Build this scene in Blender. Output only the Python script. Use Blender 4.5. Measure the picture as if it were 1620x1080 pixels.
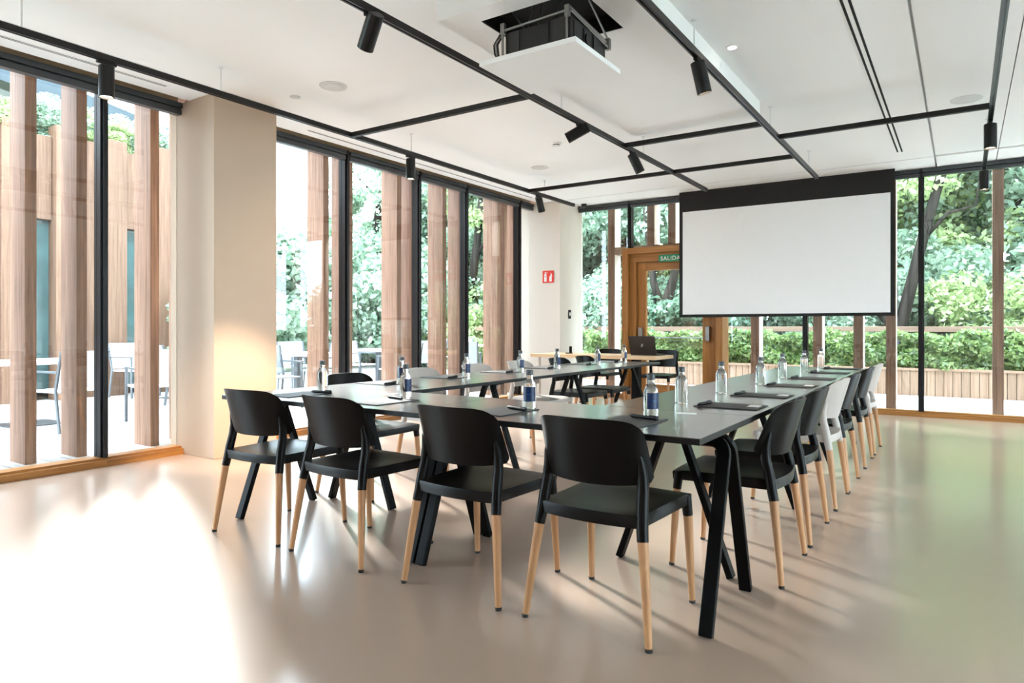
import bpy, bmesh, math, random
import numpy as np
from mathutils import Vector, Matrix

for o in list(bpy.data.objects):
    bpy.data.objects.remove(o)
sc = bpy.context.scene
C = sc.collection
R = math.radians

# ------------------------------------------------------------------ camera
cam_d = bpy.data.cameras.new('camera')
cam_d.sensor_width = 36.0
cam_d.lens = 1075.0 / 1620.0 * 36.0
cam_d.shift_y = -22.0 / 1620.0
cam_d.clip_end = 300
cam = bpy.data.objects.new('camera', cam_d)
cam.location = (0, 0, 1.1)
cam.rotation_euler = (R(90), 0, R(33.6))
C.objects.link(cam)
sc.camera = cam

# ------------------------------------------------------------------ sky, sun, exposure
world = bpy.data.worlds.new('overcast_sky')
sc.world = world
world.use_nodes = True
wn = world.node_tree.nodes
bg = wn['Background']
bg.inputs['Color'].default_value = (0.715, 0.865, 1.0, 1)
bg.inputs['Strength'].default_value = 4.2

sun_d = bpy.data.lights.new('sun', 'SUN')
sun_d.energy = 5.0
sun_d.angle = R(7)
sun_d.color = (1.0, 0.98, 0.95)
sun = bpy.data.objects.new('sun', sun_d)
sun.rotation_euler = Vector((-0.775, 0.42, 0.45)).to_track_quat('Z', 'Y').to_euler()
sun.location = (-14, 9, 13)
C.objects.link(sun)

vs = sc.view_settings
vs.view_transform = 'Standard'
vs.look = 'None'
vs.gamma = 1.0
vs.use_curve_mapping = False
vs.exposure = 2.2
sc.display_settings.display_device = 'sRGB'

# ------------------------------------------------------------------ materials
MATS = {}

def new_mat(name):
    m = bpy.data.materials.new(name)
    m.use_nodes = True
    MATS[name] = m
    return m, m.node_tree.nodes, m.node_tree.links, m.node_tree.nodes['Principled BSDF']

def plain(name, col, rough=0.5, metal=0.0, spec=0.5, coat=0.0, coat_rough=0.1, noise=0.0, nscale=8.0, bump=0.0, bscale=200.0):
    m, n, l, p = new_mat(name)
    p.inputs['Base Color'].default_value = (*col, 1)
    p.inputs['Roughness'].default_value = rough
    p.inputs['Metallic'].default_value = metal
    p.inputs['Specular IOR Level'].default_value = spec
    p.inputs['Coat Weight'].default_value = coat
    p.inputs['Coat Roughness'].default_value = coat_rough
    if noise or bump:
        tc = n.new('ShaderNodeTexCoord')
    if noise:
        t = n.new('ShaderNodeTexNoise')
        t.inputs['Scale'].default_value = nscale
        t.inputs['Detail'].default_value = 4
        l.new(tc.outputs['Object'], t.inputs['Vector'])
        r = n.new('ShaderNodeValToRGB')
        r.color_ramp.elements[0].position = 0.3
        r.color_ramp.elements[1].position = 0.7
        r.color_ramp.elements[0].color = (*[c * (1 - noise) for c in col], 1)
        r.color_ramp.elements[1].color = (*[min(1, c * (1 + noise)) for c in col], 1)
        l.new(t.outputs['Fac'], r.inputs['Fac'])
        l.new(r.outputs['Color'], p.inputs['Base Color'])
    if bump:
        t2 = n.new('ShaderNodeTexNoise')
        t2.inputs['Scale'].default_value = bscale
        l.new(tc.outputs['Object'], t2.inputs['Vector'])
        b = n.new('ShaderNodeBump')
        b.inputs['Strength'].default_value = bump
        b.inputs['Distance'].default_value = 0.002
        l.new(t2.outputs['Fac'], b.inputs['Height'])
        l.new(b.outputs['Normal'], p.inputs['Normal'])
    return m

def wood(name, dark, light, axis='Z', rough=0.45, scale=1.0, spec=0.4, vary=0.25):
    """Grain stretched along one local axis, tone shifting a little from piece to piece."""
    m, n, l, p = new_mat(name)
    tc = n.new('ShaderNodeTexCoord')
    oi = n.new('ShaderNodeObjectInfo')
    off = n.new('ShaderNodeVectorMath'); off.operation = 'MULTIPLY_ADD'
    cx = n.new('ShaderNodeCombineXYZ')
    for k in range(3):
        l.new(oi.outputs['Random'], cx.inputs[k])
    off.inputs[1].default_value = (37, 53, 71)
    l.new(cx.outputs[0], off.inputs[0]); l.new(tc.outputs['Object'], off.inputs[2])
    mp = n.new('ShaderNodeMapping')
    s = [38 * scale] * 3
    s['XYZ'.index(axis)] = 1.3 * scale
    mp.inputs['Scale'].default_value = s
    l.new(off.outputs[0], mp.inputs['Vector'])
    t = n.new('ShaderNodeTexNoise')
    t.inputs['Scale'].default_value = 1.0
    t.inputs['Detail'].default_value = 6
    t.inputs['Roughness'].default_value = 0.62
    t.inputs['Distortion'].default_value = 0.4
    l.new(mp.outputs[0], t.inputs['Vector'])
    r = n.new('ShaderNodeValToRGB')
    r.color_ramp.elements[0].position = 0.3
    r.color_ramp.elements[1].position = 0.72
    r.color_ramp.elements[0].color = (*dark, 1)
    r.color_ramp.elements[1].color = (*light, 1)
    l.new(t.outputs['Fac'], r.inputs['Fac'])
    hs = n.new('ShaderNodeHueSaturation')
    mr = n.new('ShaderNodeMapRange')
    mr.inputs['To Min'].default_value = 1 - vary
    mr.inputs['To Max'].default_value = 1 + vary
    l.new(oi.outputs['Random'], mr.inputs['Value'])
    l.new(mr.outputs[0], hs.inputs['Value'])
    l.new(r.outputs['Color'], hs.inputs['Color'])
    l.new(hs.outputs['Color'], p.inputs['Base Color'])
    p.inputs['Roughness'].default_value = rough
    p.inputs['Specular IOR Level'].default_value = spec
    b = n.new('ShaderNodeBump'); b.inputs['Strength'].default_value = 0.15; b.inputs['Distance'].default_value = 0.003
    l.new(t.outputs['Fac'], b.inputs['Height']); l.new(b.outputs['Normal'], p.inputs['Normal'])
    return m

def leaf(name, a, b, c, trans=0.55):
    m, n, l, p = new_mat(name)
    n.remove(p)
    out = n['Material Output']
    g = n.new('ShaderNodeNewGeometry')
    r = n.new('ShaderNodeValToRGB')
    r.color_ramp.elements[0].color = (*a, 1)
    r.color_ramp.elements[1].color = (*c, 1)
    e = r.color_ramp.elements.new(0.5); e.color = (*b, 1)
    l.new(g.outputs['Random Per Island'], r.inputs['Fac'])
    d = n.new('ShaderNodeBsdfDiffuse'); t = n.new('ShaderNodeBsdfTranslucent')
    gl = n.new('ShaderNodeBsdfGlossy'); gl.inputs['Roughness'].default_value = 0.4
    l.new(r.outputs['Color'], d.inputs['Color']); l.new(r.outputs['Color'], t.inputs['Color'])
    mx = n.new('ShaderNodeMixShader'); mx.inputs[0].default_value = trans
    l.new(d.outputs[0], mx.inputs[1]); l.new(t.outputs[0], mx.inputs[2])
    m2 = n.new('ShaderNodeMixShader'); m2.inputs[0].default_value = 0.05
    l.new(mx.outputs[0], m2.inputs[1]); l.new(gl.outputs[0], m2.inputs[2])
    l.new(m2.outputs[0], out.inputs['Surface'])
    return m

def pane_glass(name, tint=(0.965, 0.985, 0.98), refl=1.0):
    """Thin clear sheet: straight-through transmission plus Schlick reflection."""
    m, n, l, p = new_mat(name)
    n.remove(p)
    out = n['Material Output']
    g = n.new('ShaderNodeNewGeometry')
    dot = n.new('ShaderNodeVectorMath'); dot.operation = 'DOT_PRODUCT'
    l.new(g.outputs['Normal'], dot.inputs[0]); l.new(g.outputs['Incoming'], dot.inputs[1])
    ab = n.new('ShaderNodeMath'); ab.operation = 'ABSOLUTE'; l.new(dot.outputs['Value'], ab.inputs[0])
    om = n.new('ShaderNodeMath'); om.operation = 'SUBTRACT'; om.inputs[0].default_value = 1.0; l.new(ab.outputs[0], om.inputs[1])
    pw = n.new('ShaderNodeMath'); pw.operation = 'POWER'; pw.inputs[1].default_value = 5.0; l.new(om.outputs[0], pw.inputs[0])
    ma = n.new('ShaderNodeMath'); ma.operation = 'MULTIPLY_ADD'
    ma.inputs[1].default_value = 0.9 * refl; ma.inputs[2].default_value = 0.04 * refl
    l.new(pw.outputs[0], ma.inputs[0])
    t = n.new('ShaderNodeBsdfTransparent'); t.inputs['Color'].default_value = (*tint, 1)
    gl = n.new('ShaderNodeBsdfGlossy'); gl.inputs['Roughness'].default_value = 0.0
    mx = n.new('ShaderNodeMixShader')
    l.new(ma.outputs[0], mx.inputs[0]); l.new(t.outputs[0], mx.inputs[1]); l.new(gl.outputs[0], mx.inputs[2])
    l.new(mx.outputs[0], out.inputs['Surface'])
    return m

def clear_glass(name, col=(0.97, 0.99, 1.0), ior=1.36):
    m, n, l, p = new_mat(name)
    p.inputs['Base Color'].default_value = (*col, 1)
    p.inputs['Transmission Weight'].default_value = 1.0
    p.inputs['Roughness'].default_value = 0.0
    p.inputs['IOR'].default_value = ior
    return m

def glow(name, col, strength):
    m, n, l, p = new_mat(name)
    p.inputs['Base Color'].default_value = (*col, 1)
    p.inputs['Emission Color'].default_value = (*col, 1)
    p.inputs['Emission Strength'].default_value = strength
    return m

plain('resin_floor', (0.43, 0.312, 0.242), rough=0.3, spec=0.5, coat=0.75, coat_rough=0.16, noise=0.035, nscale=0.9, bump=0.04, bscale=35)
plain('ceiling_white', (0.86, 0.855, 0.845), rough=0.85, noise=0.012, nscale=1.5)
plain('wall_white', (0.80, 0.78, 0.75), rough=0.8, noise=0.01)
plain('column_beige', (0.50, 0.385, 0.295), rough=0.75, noise=0.02, nscale=3)
plain('pillar_cream', (0.72, 0.65, 0.575), rough=0.75, noise=0.015, nscale=3)
plain('frame_black', (0.006, 0.006, 0.007), spec=0.3, rough=0.38, noise=0.1)
plain('rail_grey', (0.04, 0.047, 0.054), rough=0.32, noise=0.1)
plain('track_black', (0.006, 0.006, 0.0065), spec=0.3, rough=0.36, noise=0.1)
plain('rod_white', (0.72, 0.72, 0.71), rough=0.5)
plain('plastic_black', (0.0048, 0.0040, 0.0036), rough=0.34, spec=0.14, bump=0.05, bscale=400)
plain('plastic_white', (0.46, 0.40, 0.355), rough=0.45, bump=0.05, bscale=400)
plain('rubber', (0.02, 0.02, 0.02), rough=0.7)
plain('laminate_dark', (0.012, 0.0115, 0.011), rough=0.3, spec=0.5, coat=1.0, coat_rough=0.2, noise=0.06, nscale=30, bump=0.03, bscale=500)
plain('edge_black', (0.003, 0.003, 0.0035), rough=0.45, spec=0.2)
plain('steel_black', (0.003, 0.003, 0.0034), spec=0.08, rough=0.42, noise=0.1, nscale=20)
plain('pad_dark', (0.022, 0.021, 0.021), rough=0.55, noise=0.08, nscale=60)
plain('pen_black', (0.003, 0.003, 0.0035), rough=0.4, spec=0.2)
plain('paper', (0.82, 0.81, 0.79), rough=0.8, noise=0.02)
plain('cap_grey', (0.055, 0.06, 0.065), rough=0.45)
plain('label_blue', (0.005, 0.022, 0.085), rough=0.4, noise=0.3, nscale=25)
plain('label_band', (0.02, 0.10, 0.28), rough=0.4)
plain('screen_white', (0.83, 0.815, 0.805), rough=0.9, noise=0.008)
plain('screen_black', (0.004, 0.0035, 0.0035), rough=0.75)
plain('metal_silver', (0.30, 0.30, 0.29), rough=0.35, metal=0.9, noise=0.05)
plain('projector_black', (0.004, 0.004, 0.0045), rough=0.5)
plain('projector_vent', (0.018, 0.018, 0.019), rough=0.5)
plain('cavity_black', (0.002, 0.002, 0.002), rough=0.9)
plain('sign_green', (0.012, 0.23, 0.10), rough=0.5, noise=0.03)
plain('sign_red', (0.72, 0.035, 0.025), rough=0.5, noise=0.03)
plain('sign_white', (0.86, 0.84, 0.82), rough=0.5)
plain('grille_grey', (0.62, 0.62, 0.61), rough=0.7, noise=0.05, nscale=300)
plain('laptop_brown', (0.016, 0.011, 0.009), rough=0.4, metal=0.3, noise=0.05, nscale=60)
plain('outdoor_metal', (0.10, 0.11, 0.12), rough=0.45, metal=0.3, noise=0.06)
plain('outdoor_mesh', (0.78, 0.79, 0.80), rough=0.75, noise=0.03, nscale=120)
plain('outdoor_grey_mesh', (0.33, 0.36, 0.38), rough=0.75, noise=0.03, nscale=120)
plain('outdoor_top', (0.82, 0.82, 0.81), rough=0.5, noise=0.02)
plain('terrace_stone', (0.66, 0.65, 0.63), rough=0.8, noise=0.06, nscale=4, bump=0.2, bscale=60)
plain('earth', (0.10, 0.12, 0.05), rough=0.95, noise=0.5, nscale=1.2)
plain('roof_metal', (0.035, 0.05, 0.06), rough=0.5, spec=0.25, noise=0.1)
plain('wing_glass', (0.05, 0.10, 0.10), rough=0.06, spec=0.8, noise=0.3, nscale=3)
plain('soil_box', (0.05, 0.04, 0.03), rough=0.95, noise=0.3)
wood('beech', (0.41, 0.195, 0.085), (0.57, 0.30, 0.145), 'Z', rough=0.42, vary=0.08)
wood('frame_oak_x', (0.25, 0.095, 0.020), (0.44, 0.20, 0.052), 'X', rough=0.38, vary=0.08)
wood('frame_oak_y', (0.25, 0.095, 0.020), (0.44, 0.20, 0.052), 'Y', rough=0.38, vary=0.08)
wood('frame_oak_z', (0.25, 0.095, 0.020), (0.44, 0.20, 0.052), 'Z', rough=0.38, vary=0.08)
wood('trim_lightened', (0.52, 0.34, 0.19), (0.72, 0.52, 0.33), 'Y', rough=0.5, vary=0.05)  # colour lightened to make up for light missing in the head recess
wood('post_lit_side', (0.66, 0.56, 0.48), (0.82, 0.74, 0.67), 'Z', rough=0.6, vary=0.06)  # post wood with bright daylight on its side faces put into the colour
wood('desk_oak', (0.55, 0.36, 0.20), (0.74, 0.53, 0.33), 'X', rough=0.4, vary=0.05)
wood('post_larch', (0.12, 0.056, 0.031), (0.31, 0.17, 0.108), 'Z', rough=0.65, vary=0.16)
wood('cladding_larch', (0.10, 0.05, 0.028), (0.21, 0.12, 0.075), 'Z', rough=0.7, vary=0.14)
wood('planter_board', (0.20, 0.115, 0.07), (0.34, 0.225, 0.155), 'Z', rough=0.7, vary=0.12)
wood('rail_wood', (0.17, 0.10, 0.065), (0.30, 0.20, 0.14), 'X', rough=0.7, vary=0.1)
wood('deck_board', (0.36, 0.33, 0.31), (0.50, 0.48, 0.46), 'X', rough=0.7, vary=0.1)
wood('bark', (0.008, 0.007, 0.006), (0.05, 0.042, 0.034), 'Z', rough=0.95, scale=0.35, spec=0.1, vary=0.25)
leaf('leaf_pale', (0.19, 0.29, 0.20), (0.34, 0.46, 0.34), (0.53, 0.63, 0.48))
leaf('leaf_lime', (0.25, 0.335, 0.14), (0.43, 0.53, 0.25), (0.64, 0.71, 0.39))
leaf('leaf_dark', (0.13, 0.24, 0.16), (0.23, 0.36, 0.25), (0.36, 0.48, 0.34))
leaf('leaf_hedge', (0.08, 0.15, 0.045), (0.19, 0.30, 0.09), (0.40, 0.50, 0.18), trans=0.45)
pane_glass('window_glass')
clear_glass('bottle_glass')
glow('lamp_glow', (1.0, 0.78, 0.52), 14.0)
glow('downlight_glow', (1.0, 0.95, 0.86), 3.0)

MATS['laminate_dark'].node_tree.nodes['Principled BSDF'].inputs['Coat IOR'].default_value = 1.72

# ------------------------------------------------------------------ mesh helpers
class MB:
    def __init__(self):
        self.v = []; self.f = []

    def add(self, verts, faces):
        k = len(self.v)
        self.v += [tuple(p) for p in verts]
        self.f += [tuple(i + k for i in fc) for fc in faces]
        return self

    def box(self, x0, x1, y0, y1, z0, z1):
        return self.add([(x0, y0, z0), (x1, y0, z0), (x1, y1, z0), (x0, y1, z0), (x0, y0, z1), (x1, y0, z1), (x1, y1, z1), (x0, y1, z1)],
                        [(0, 3, 2, 1), (4, 5, 6, 7), (0, 1, 5, 4), (1, 2, 6, 5), (2, 3, 7, 6), (3, 0, 4, 7)])

    def hexa(self, p8):
        return self.add(p8, [(0, 3, 2, 1), (4, 5, 6, 7), (0, 1, 5, 4), (1, 2, 6, 5), (2, 3, 7, 6), (3, 0, 4, 7)])

    def sweep(self, pts, sec, B):
        """Sweep a closed section [(a,b),...] along pts; b runs along the fixed vector B, a along B x T."""
        pts = [Vector(p) for p in pts]; B = Vector(B).normalized(); n = len(sec); rings = []
        for i, p in enumerate(pts):
            if i == 0: T = pts[1] - p
            elif i == len(pts) - 1: T = p - pts[i - 1]
            else: T = (p - pts[i - 1]).normalized() + (pts[i + 1] - p).normalized()
            T.normalize()
            A = B.cross(T).normalized()
            rings.append([p + A * a + B * b for a, b in sec])
        vv = [q for r in rings for q in r]; ff = []
        for i in range(len(pts) - 1):
            for j in range(n):
                k = (j + 1) % n
                ff.append((i * n + j, i * n + k, (i + 1) * n + k, (i + 1) * n + j))
        ff.append(tuple(reversed(range(n)))); ff.append(tuple(range((len(pts) - 1) * n, len(pts) * n)))
        return self.add(vv, ff)

    def tube(self, pts, rad, seg=8, squash=1.0):
        pts = [Vector(p) for p in pts]
        rad = rad if isinstance(rad, (list, tuple)) else [rad] * len(pts)
        vv, ff = [], []
        up = None
        for i, p in enumerate(pts):
            if i == 0: T = pts[1] - p
            elif i == len(pts) - 1: T = p - pts[i - 1]
            else: T = (p - pts[i - 1]).normalized() + (pts[i + 1] - p).normalized()
            T.normalize()
            if up is None:
                up = Vector((0, 0, 1)) if abs(T.z) < 0.9 else Vector((1, 0, 0))
            A = (up - T * up.dot(T)).normalized(); Bv = T.cross(A); up = A
            for j in range(seg):
                a = 2 * math.pi * j / seg
                vv.append(p + (A * math.cos(a) + Bv * math.sin(a) * squash) * rad[i])
        for i in range(len(pts) - 1):
            for j in range(seg):
                k = (j + 1) % seg
                ff.append((i * seg + j, i * seg + k, (i + 1) * seg + k, (i + 1) * seg + j))
        ff.append(tuple(reversed(range(seg)))); ff.append(tuple(range((len(pts) - 1) * seg, len(pts) * seg)))
        return self.add(vv, ff)

    def lathe(self, prof, seg=24, c=(0, 0, 0), a0=0.0, a1=2 * math.pi):
        full = abs(a1 - a0 - 2 * math.pi) < 1e-6
        m = seg if full else seg + 1
        vv, ff = [], []
        for r, zz in prof:
            for j in range(m):
                a = a0 + (a1 - a0) * j / seg
                vv.append((c[0] + r * math.cos(a), c[1] + r * math.sin(a), c[2] + zz))
        for i in range(len(prof) - 1):
            for j in range(seg):
                k = (j + 1) % m
                ff.append((i * m + j, i * m + k, (i + 1) * m + k, (i + 1) * m + j))
        if full:
            if prof[0][0] > 1e-5: ff.append(tuple(reversed(range(m))))
            if prof[-1][0] > 1e-5: ff.append(tuple(range((len(prof) - 1) * m, len(prof) * m)))
        return self.add(vv, ff)

    def mesh(self, name, mat, smooth=False, bevel=0.0, seg=2, fix=True):
        me = bpy.data.meshes.new(name)
        me.from_pydata(self.v, [], self.f)
        if fix or bevel:
            bm = bmesh.new(); bm.from_mesh(me)
            if fix: bmesh.ops.remove_doubles(bm, verts=bm.verts, dist=1e-6)
            bmesh.ops.recalc_face_normals(bm, faces=bm.faces)
            if bevel:
                es = [e for e in bm.edges if len(e.link_faces) == 2 and e.calc_face_angle(0) > R(28)]
                bmesh.ops.bevel(bm, geom=es, offset=bevel, segments=seg, profile=0.5, affect='EDGES', clamp_overlap=True)
            bm.to_mesh(me); bm.free()
        me.materials.append(MATS[mat])
        if smooth:
            me.polygons.foreach_set('use_smooth', [True] * len(me.polygons))
            if smooth != 'all':
                me.set_sharp_from_angle(angle=R(40))
        me.update()
        return me

    def build(self, name, mat, parent=None, **k):
        return link(name, self.mesh(name, mat, **k), parent)

def link(name, me, parent=None, loc=None, rz=None):
    o = bpy.data.objects.new(name, me)
    C.objects.link(o)
    if parent is not None: o.parent = parent
    if loc is not None: o.location = loc
    if rz is not None: o.rotation_euler = (0, 0, rz)
    return o

def tag(o, label, cat, group=None, kind=None):
    o['label'] = label; o['category'] = cat
    if group: o['group'] = group
    if kind: o['kind'] = kind
    return o

def thing(name, label, cat, loc=(0, 0, 0), rz=0.0, group=None, kind=None):
    o = bpy.data.objects.new(name, None)
    o.empty_display_size = 0.1
    o.location = loc; o.rotation_euler = (0, 0, rz)
    C.objects.link(o)
    return tag(o, label, cat, group, kind)

def kids(o):
    return [c for c in bpy.data.objects if c.parent == o]

def dup(src, label, loc, rz=0.0, group=None, cat=None):
    r = src.copy(); C.objects.link(r)
    r.location = loc; r.rotation_euler = (0, 0, rz); r['label'] = label
    if group: r['group'] = group
    def rec(a, b):
        for ch in a.children:
            c = ch.copy(); C.objects.link(c); c.parent = b
            rec(ch, c)
    rec(src, r)
    return r

def box(name, mat, b, parent=None, bevel=0.0, **k):
    return MB().box(*b).build(name, mat, parent, bevel=bevel, **k)

random.seed(7)
rng = np.random.default_rng(11)

# ------------------------------------------------------------------ the room
CEIL = 3.06
XG = -5.76      # left glass
YG = 9.84       # back glass
floor = box('floor', 'resin_floor', (-5.86, 4.4, -3.6, 9.94, -0.12, 0.0))
tag(floor, 'glossy beige resin floor of the meeting room', 'floor', kind='structure')

ceil = thing('ceiling', 'white plasterboard ceiling with thin shadow gaps', 'ceiling', kind='structure')
box('ceiling_backing', 'grille_grey', (-5.60, 4.4, -3.6, 9.80, CEIL + 0.045, CEIL + 0.10), ceil)
for (x0, x1) in ((-5.58, -5.13), (-5.108, -0.284), (-0.266, 0.316), (0.324, 4.4)):
    for (y0, y1) in ((-3.6, 9.158), (9.182, 9.80)):
        up = 0.012 if x0 > -0.3 and y0 < 0 else 0.0
        box('ceiling_panel', 'ceiling_white', (x0, x1, y0, y1, CEIL + up, CEIL + 0.045), ceil)
# dropped box round the projector lift, open underneath
hx0, hx1, hy0, hy1 = -2.42, -1.74, 3.30, 3.86
sb = MB()
sx0, sx1, sy0, sy1, sz = -2.64, -1.47, 3.16, 6.1, 2.94
sb.box(sx0, hx0, sy0, sy1, sz, CEIL); sb.box(hx1, sx1, sy0, sy1, sz, CEIL)
sb.box(hx0, hx1, sy0, hy0, sz, CEIL); sb.box(hx0, hx1, hy1, sy1, sz, CEIL)
sb.build('ceiling_soffit', 'ceiling_white', ceil, fix=False)
cv = MB()
cv.box(hx0, hx1, hy0, hy1, CEIL - 0.012, CEIL - 0.002)
cv.box(hx0, hx0 + 0.006, hy0, hy1, sz + 0.004, CEIL - 0.01); cv.box(hx1 - 0.006, hx1, hy0, hy1, sz + 0.004, CEIL - 0.01)
cv.box(hx0, hx1, hy0, hy0 + 0.006, sz + 0.004, CEIL - 0.01); cv.box(hx0, hx1, hy1 - 0.006, hy1, sz + 0.004, CEIL - 0.01)
cv.build('ceiling_opening', 'cavity_black', ceil)

roof = box('roof_slab', 'wall_white', (-6.75, 4.6, -3.9, 10.75, 3.42, 3.62))
tag(roof, 'flat roof slab oversailing the glass walls', 'roof', kind='structure')
wr = MB().box(4.4, 4.55, -3.75, 0.4, 0, 3.42).box(4.4, 4.55, 5.2, 9.94, 0, 3.42).build('wall_right', 'wall_white'); tag(wr, 'plain white side wall outside the picture', 'wall', kind='structure')
wb = box('wall_rear', 'wall_white', (-5.86, 4.4, -3.75, -3.6, 0, 3.42)); tag(wb, 'plain white wall behind the camera', 'wall', kind='structure')

col1 = box('column', 'column_beige', (-5.86, -5.205, 3.345, 3.965, 0, CEIL), bevel=0.004)
tag(col1, 'wide beige plastered column between the two left glass bays', 'column', kind='structure')
col2 = box('column', 'pillar_cream', (-5.92, -5.20, 9.17, 9.92, 0, CEIL), bevel=0.004)
tag(col2, 'cream corner pillar with the red fire sign', 'column', kind='structure')

# left glass wall, bay by bay
def mullion(parent, x=None, y=None, z0=0.065, z1=CEIL):
    m = MB()
    if x is None:
        m.box(-5.80, -5.70, y - 0.03, y + 0.03, z0, z1); m.box(-5.70, -5.675, y - 0.014, y + 0.014, z0, z1)
    else:
        m.box(x - 0.03, x + 0.03, YG - 0.06, YG + 0.04, z0, z1); m.box(x - 0.014, x + 0.014, YG - 0.085, YG - 0.06, z0, z1)
    return m.build('mullion', 'frame_black', parent)

def left_bay(n, y0, y1, muls, label):
    w = thing('window_%d' % n, label, 'window', kind='structure')
    ed = [y0] + muls + [y1]
    for y in muls: mullion(w, y=y)
    for a, b in zip(ed[:-1], ed[1:]):
        a2 = a + 0.03 if a in muls else a; b2 = b - 0.03 if b in muls else b
        box('pane', 'window_glass', (XG - 0.006, XG + 0.006, a2, b2, 0.06, 2.99), w)
        s = MB().box(-5.82, -5.655, a, b, 0.0, 0.05); s.box(-5.82, -5.69, a, b, 0.05, 0.068)
        s.build('sill', 'frame_oak_y', w)
        # blind cassette in front of the pane head
        r = MB().box(-5.75, -5.685, a2, b2, 2.955, 3.0); r.box(-5.75, -5.67, a2, b2, 3.012, 3.055); r.box(-5.75, -5.70, a2, b2, 2.99, 3.02)
        r.build('blind_cassette', 'rail_grey', w)
        box('head_trim', 'trim_lightened', (-5.84, -5.745, a, b, 3.055, 3.40), w)
    return w
wl = box('wall_left', 'wall_white', (-5.86, -5.66, -3.6, -1.6, 0, 3.42)); tag(wl, 'plain white stretch of the left wall outside the picture', 'wall', kind='structure')
left_bay(1, -1.6, 3.345, [-1.1, 0.2, 1.5, 2.71], 'left glazed bay before the beige column')
left_bay(2, 3.965, 9.17, [5.27, 6.47, 7.45, 8.79], 'left glazed bay of four black mullions beyond the column')

# back glass wall with the door
w3 = thing('window_3', 'glazed end wall with black mullions behind the screen', 'window', kind='structure')
DX0, DX1, DZ = -4.37, -2.83, 2.31
muls = [-4.315, -1.775, -0.435, 0.95, 2.35, 3.7]
for x in muls:
    mullion(w3, x=x, z0=DZ if x < -4 else 0.065)
ed = [-5.2] + muls + [4.4]
spans = [(-5.2, DX0, 0.06), (DX1, -1.805, 0.06), (-1.745, -0.465, 0.06), (-0.405, 0.92, 0.06), (0.98, 2.32, 0.06), (2.38, 3.67, 0.06), (3.73, 4.4, 0.06), (DX0, -4.345, DZ), (-4.285, DX1, DZ)]
for a, b, z0 in spans:
    box('pane', 'window_glass', (a, b, YG - 0.006, YG + 0.006, z0, 2.99), w3)
for a, b in ((-5.2, DX0), (DX1, -1.775), (-1.775, -0.435), (-0.435, 0.95), (0.95, 2.35), (2.35, 3.7), (3.7, 4.4)):
    s = MB().box(a, b, 9.755, 9.91, 0.0, 0.05); s.box(a, b, 9.79, 9.91, 0.05, 0.068); s.build('sill', 'frame_oak_x', w3)
for a, b in zip(ed[:-1], ed[1:]):
    r = MB().box(a, b, 9.77, 9.83, 2.962, 3.0); r.box(a, b, 9.755, 9.83, 3.01, 3.058); r.box(a, b, 9.79, 9.83, 2.99, 3.02)
    r.build('blind_cassette', 'rail_grey', w3)
box('head_beam', 'wall_white', (-5.2, 4.4, 9.80, 9.94, 3.058, 3.42), w3)

w4 = thing('window_4', 'unseen glazing added in the right wall to brighten the room', 'window', kind='structure')  # out of view, added to bring light onto the right floor and ceiling
for a, b in ((0.4, 2.0), (2.0, 3.6), (3.6, 5.2)):
    box('pane', 'window_glass', (4.47, 4.482, a, b, 0.06, 3.0), w4)
    box('mullion', 'frame_black', (4.42, 4.52, b - 0.06, b, 0.065, 3.06), w4)
    box('sill', 'frame_oak_y', (4.4, 4.55, a, b, 0, 0.065), w4)
    box('blind_cassette', 'rail_grey', (4.41, 4.5, a, b - 0.06, 2.96, 3.06), w4)
    box('head_trim', 'wall_white', (4.4, 4.55, a, b, 3.06, 3.42), w4)

# exit door of glass in a deep orange wood frame
d1 = thing('door_1', 'glazed wooden exit door in a deep orange wood frame', 'door', kind='structure')
box('jamb', 'frame_oak_z', (DX0, DX0 + 0.10, 9.62, 9.92, 0, DZ), d1, bevel=0.003)
box('jamb', 'frame_oak_z', (DX1 - 0.10, DX1, 9.62, 9.92, 0, DZ), d1, bevel=0.003)
box('lintel', 'frame_oak_x', (DX0 + 0.10, DX1 - 0.10, 9.62, 9.92, DZ - 0.09, DZ), d1, bevel=0.003)
box('inner_lintel', 'frame_oak_x', (DX0 + 0.10, DX1 - 0.10, 9.70, 9.90, DZ - 0.21, DZ - 0.09), d1, bevel=0.003)
box('inner_jamb', 'frame_oak_z', (DX0 + 0.10, DX0 + 0.20, 9.70, 9.90, 0, DZ - 0.21), d1, bevel=0.003)
lf = thing('door_leaf', '', '')
del lf['label'], lf['category']; lf.parent = d1
LX0, LX1, LZ = DX0 + 0.205, DX1 - 0.11, DZ - 0.215
box('stile', 'frame_oak_z', (LX0, LX0 + 0.13, 9.76, 9.83, 0.012, LZ), lf, bevel=0.003)
box('stile', 'frame_oak_z', (LX1 - 0.22, LX1, 9.76, 9.83, 0.012, LZ), lf, bevel=0.003)
box('rail', 'frame_oak_x', (LX0 + 0.13, LX1 - 0.22, 9.76, 9.83, LZ - 0.13, LZ), lf, bevel=0.003)
box('rail', 'frame_oak_x', (LX0 + 0.13, LX1 - 0.22, 9.76, 9.83, 0.012, 0.24), lf, bevel=0.003)
box('pane', 'window_glass', (LX0 + 0.13, LX1 - 0.22, 9.79, 9.80, 0.24, LZ - 0.13), lf)
hb = MB().tube([(LX0 + 0.06, 9.72, 0.95), (LX1 - 0.13, 9.72, 0.95)], 0.008, 8)
hb.build('push_bar', 'metal_silver', d1, smooth=True)
MB().box(LX1 - 0.16, LX1 - 0.10, 9.69, 9.76, 0.90, 1.12).build('push_bar_case', 'metal_silver', d1, bevel=0.008)
MB().box(LX0 + 0.03, LX0 + 0.09, 9.69, 9.76, 0.90, 1.10).build('push_bar_case', 'metal_silver', d1, bevel=0.008)

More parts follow.
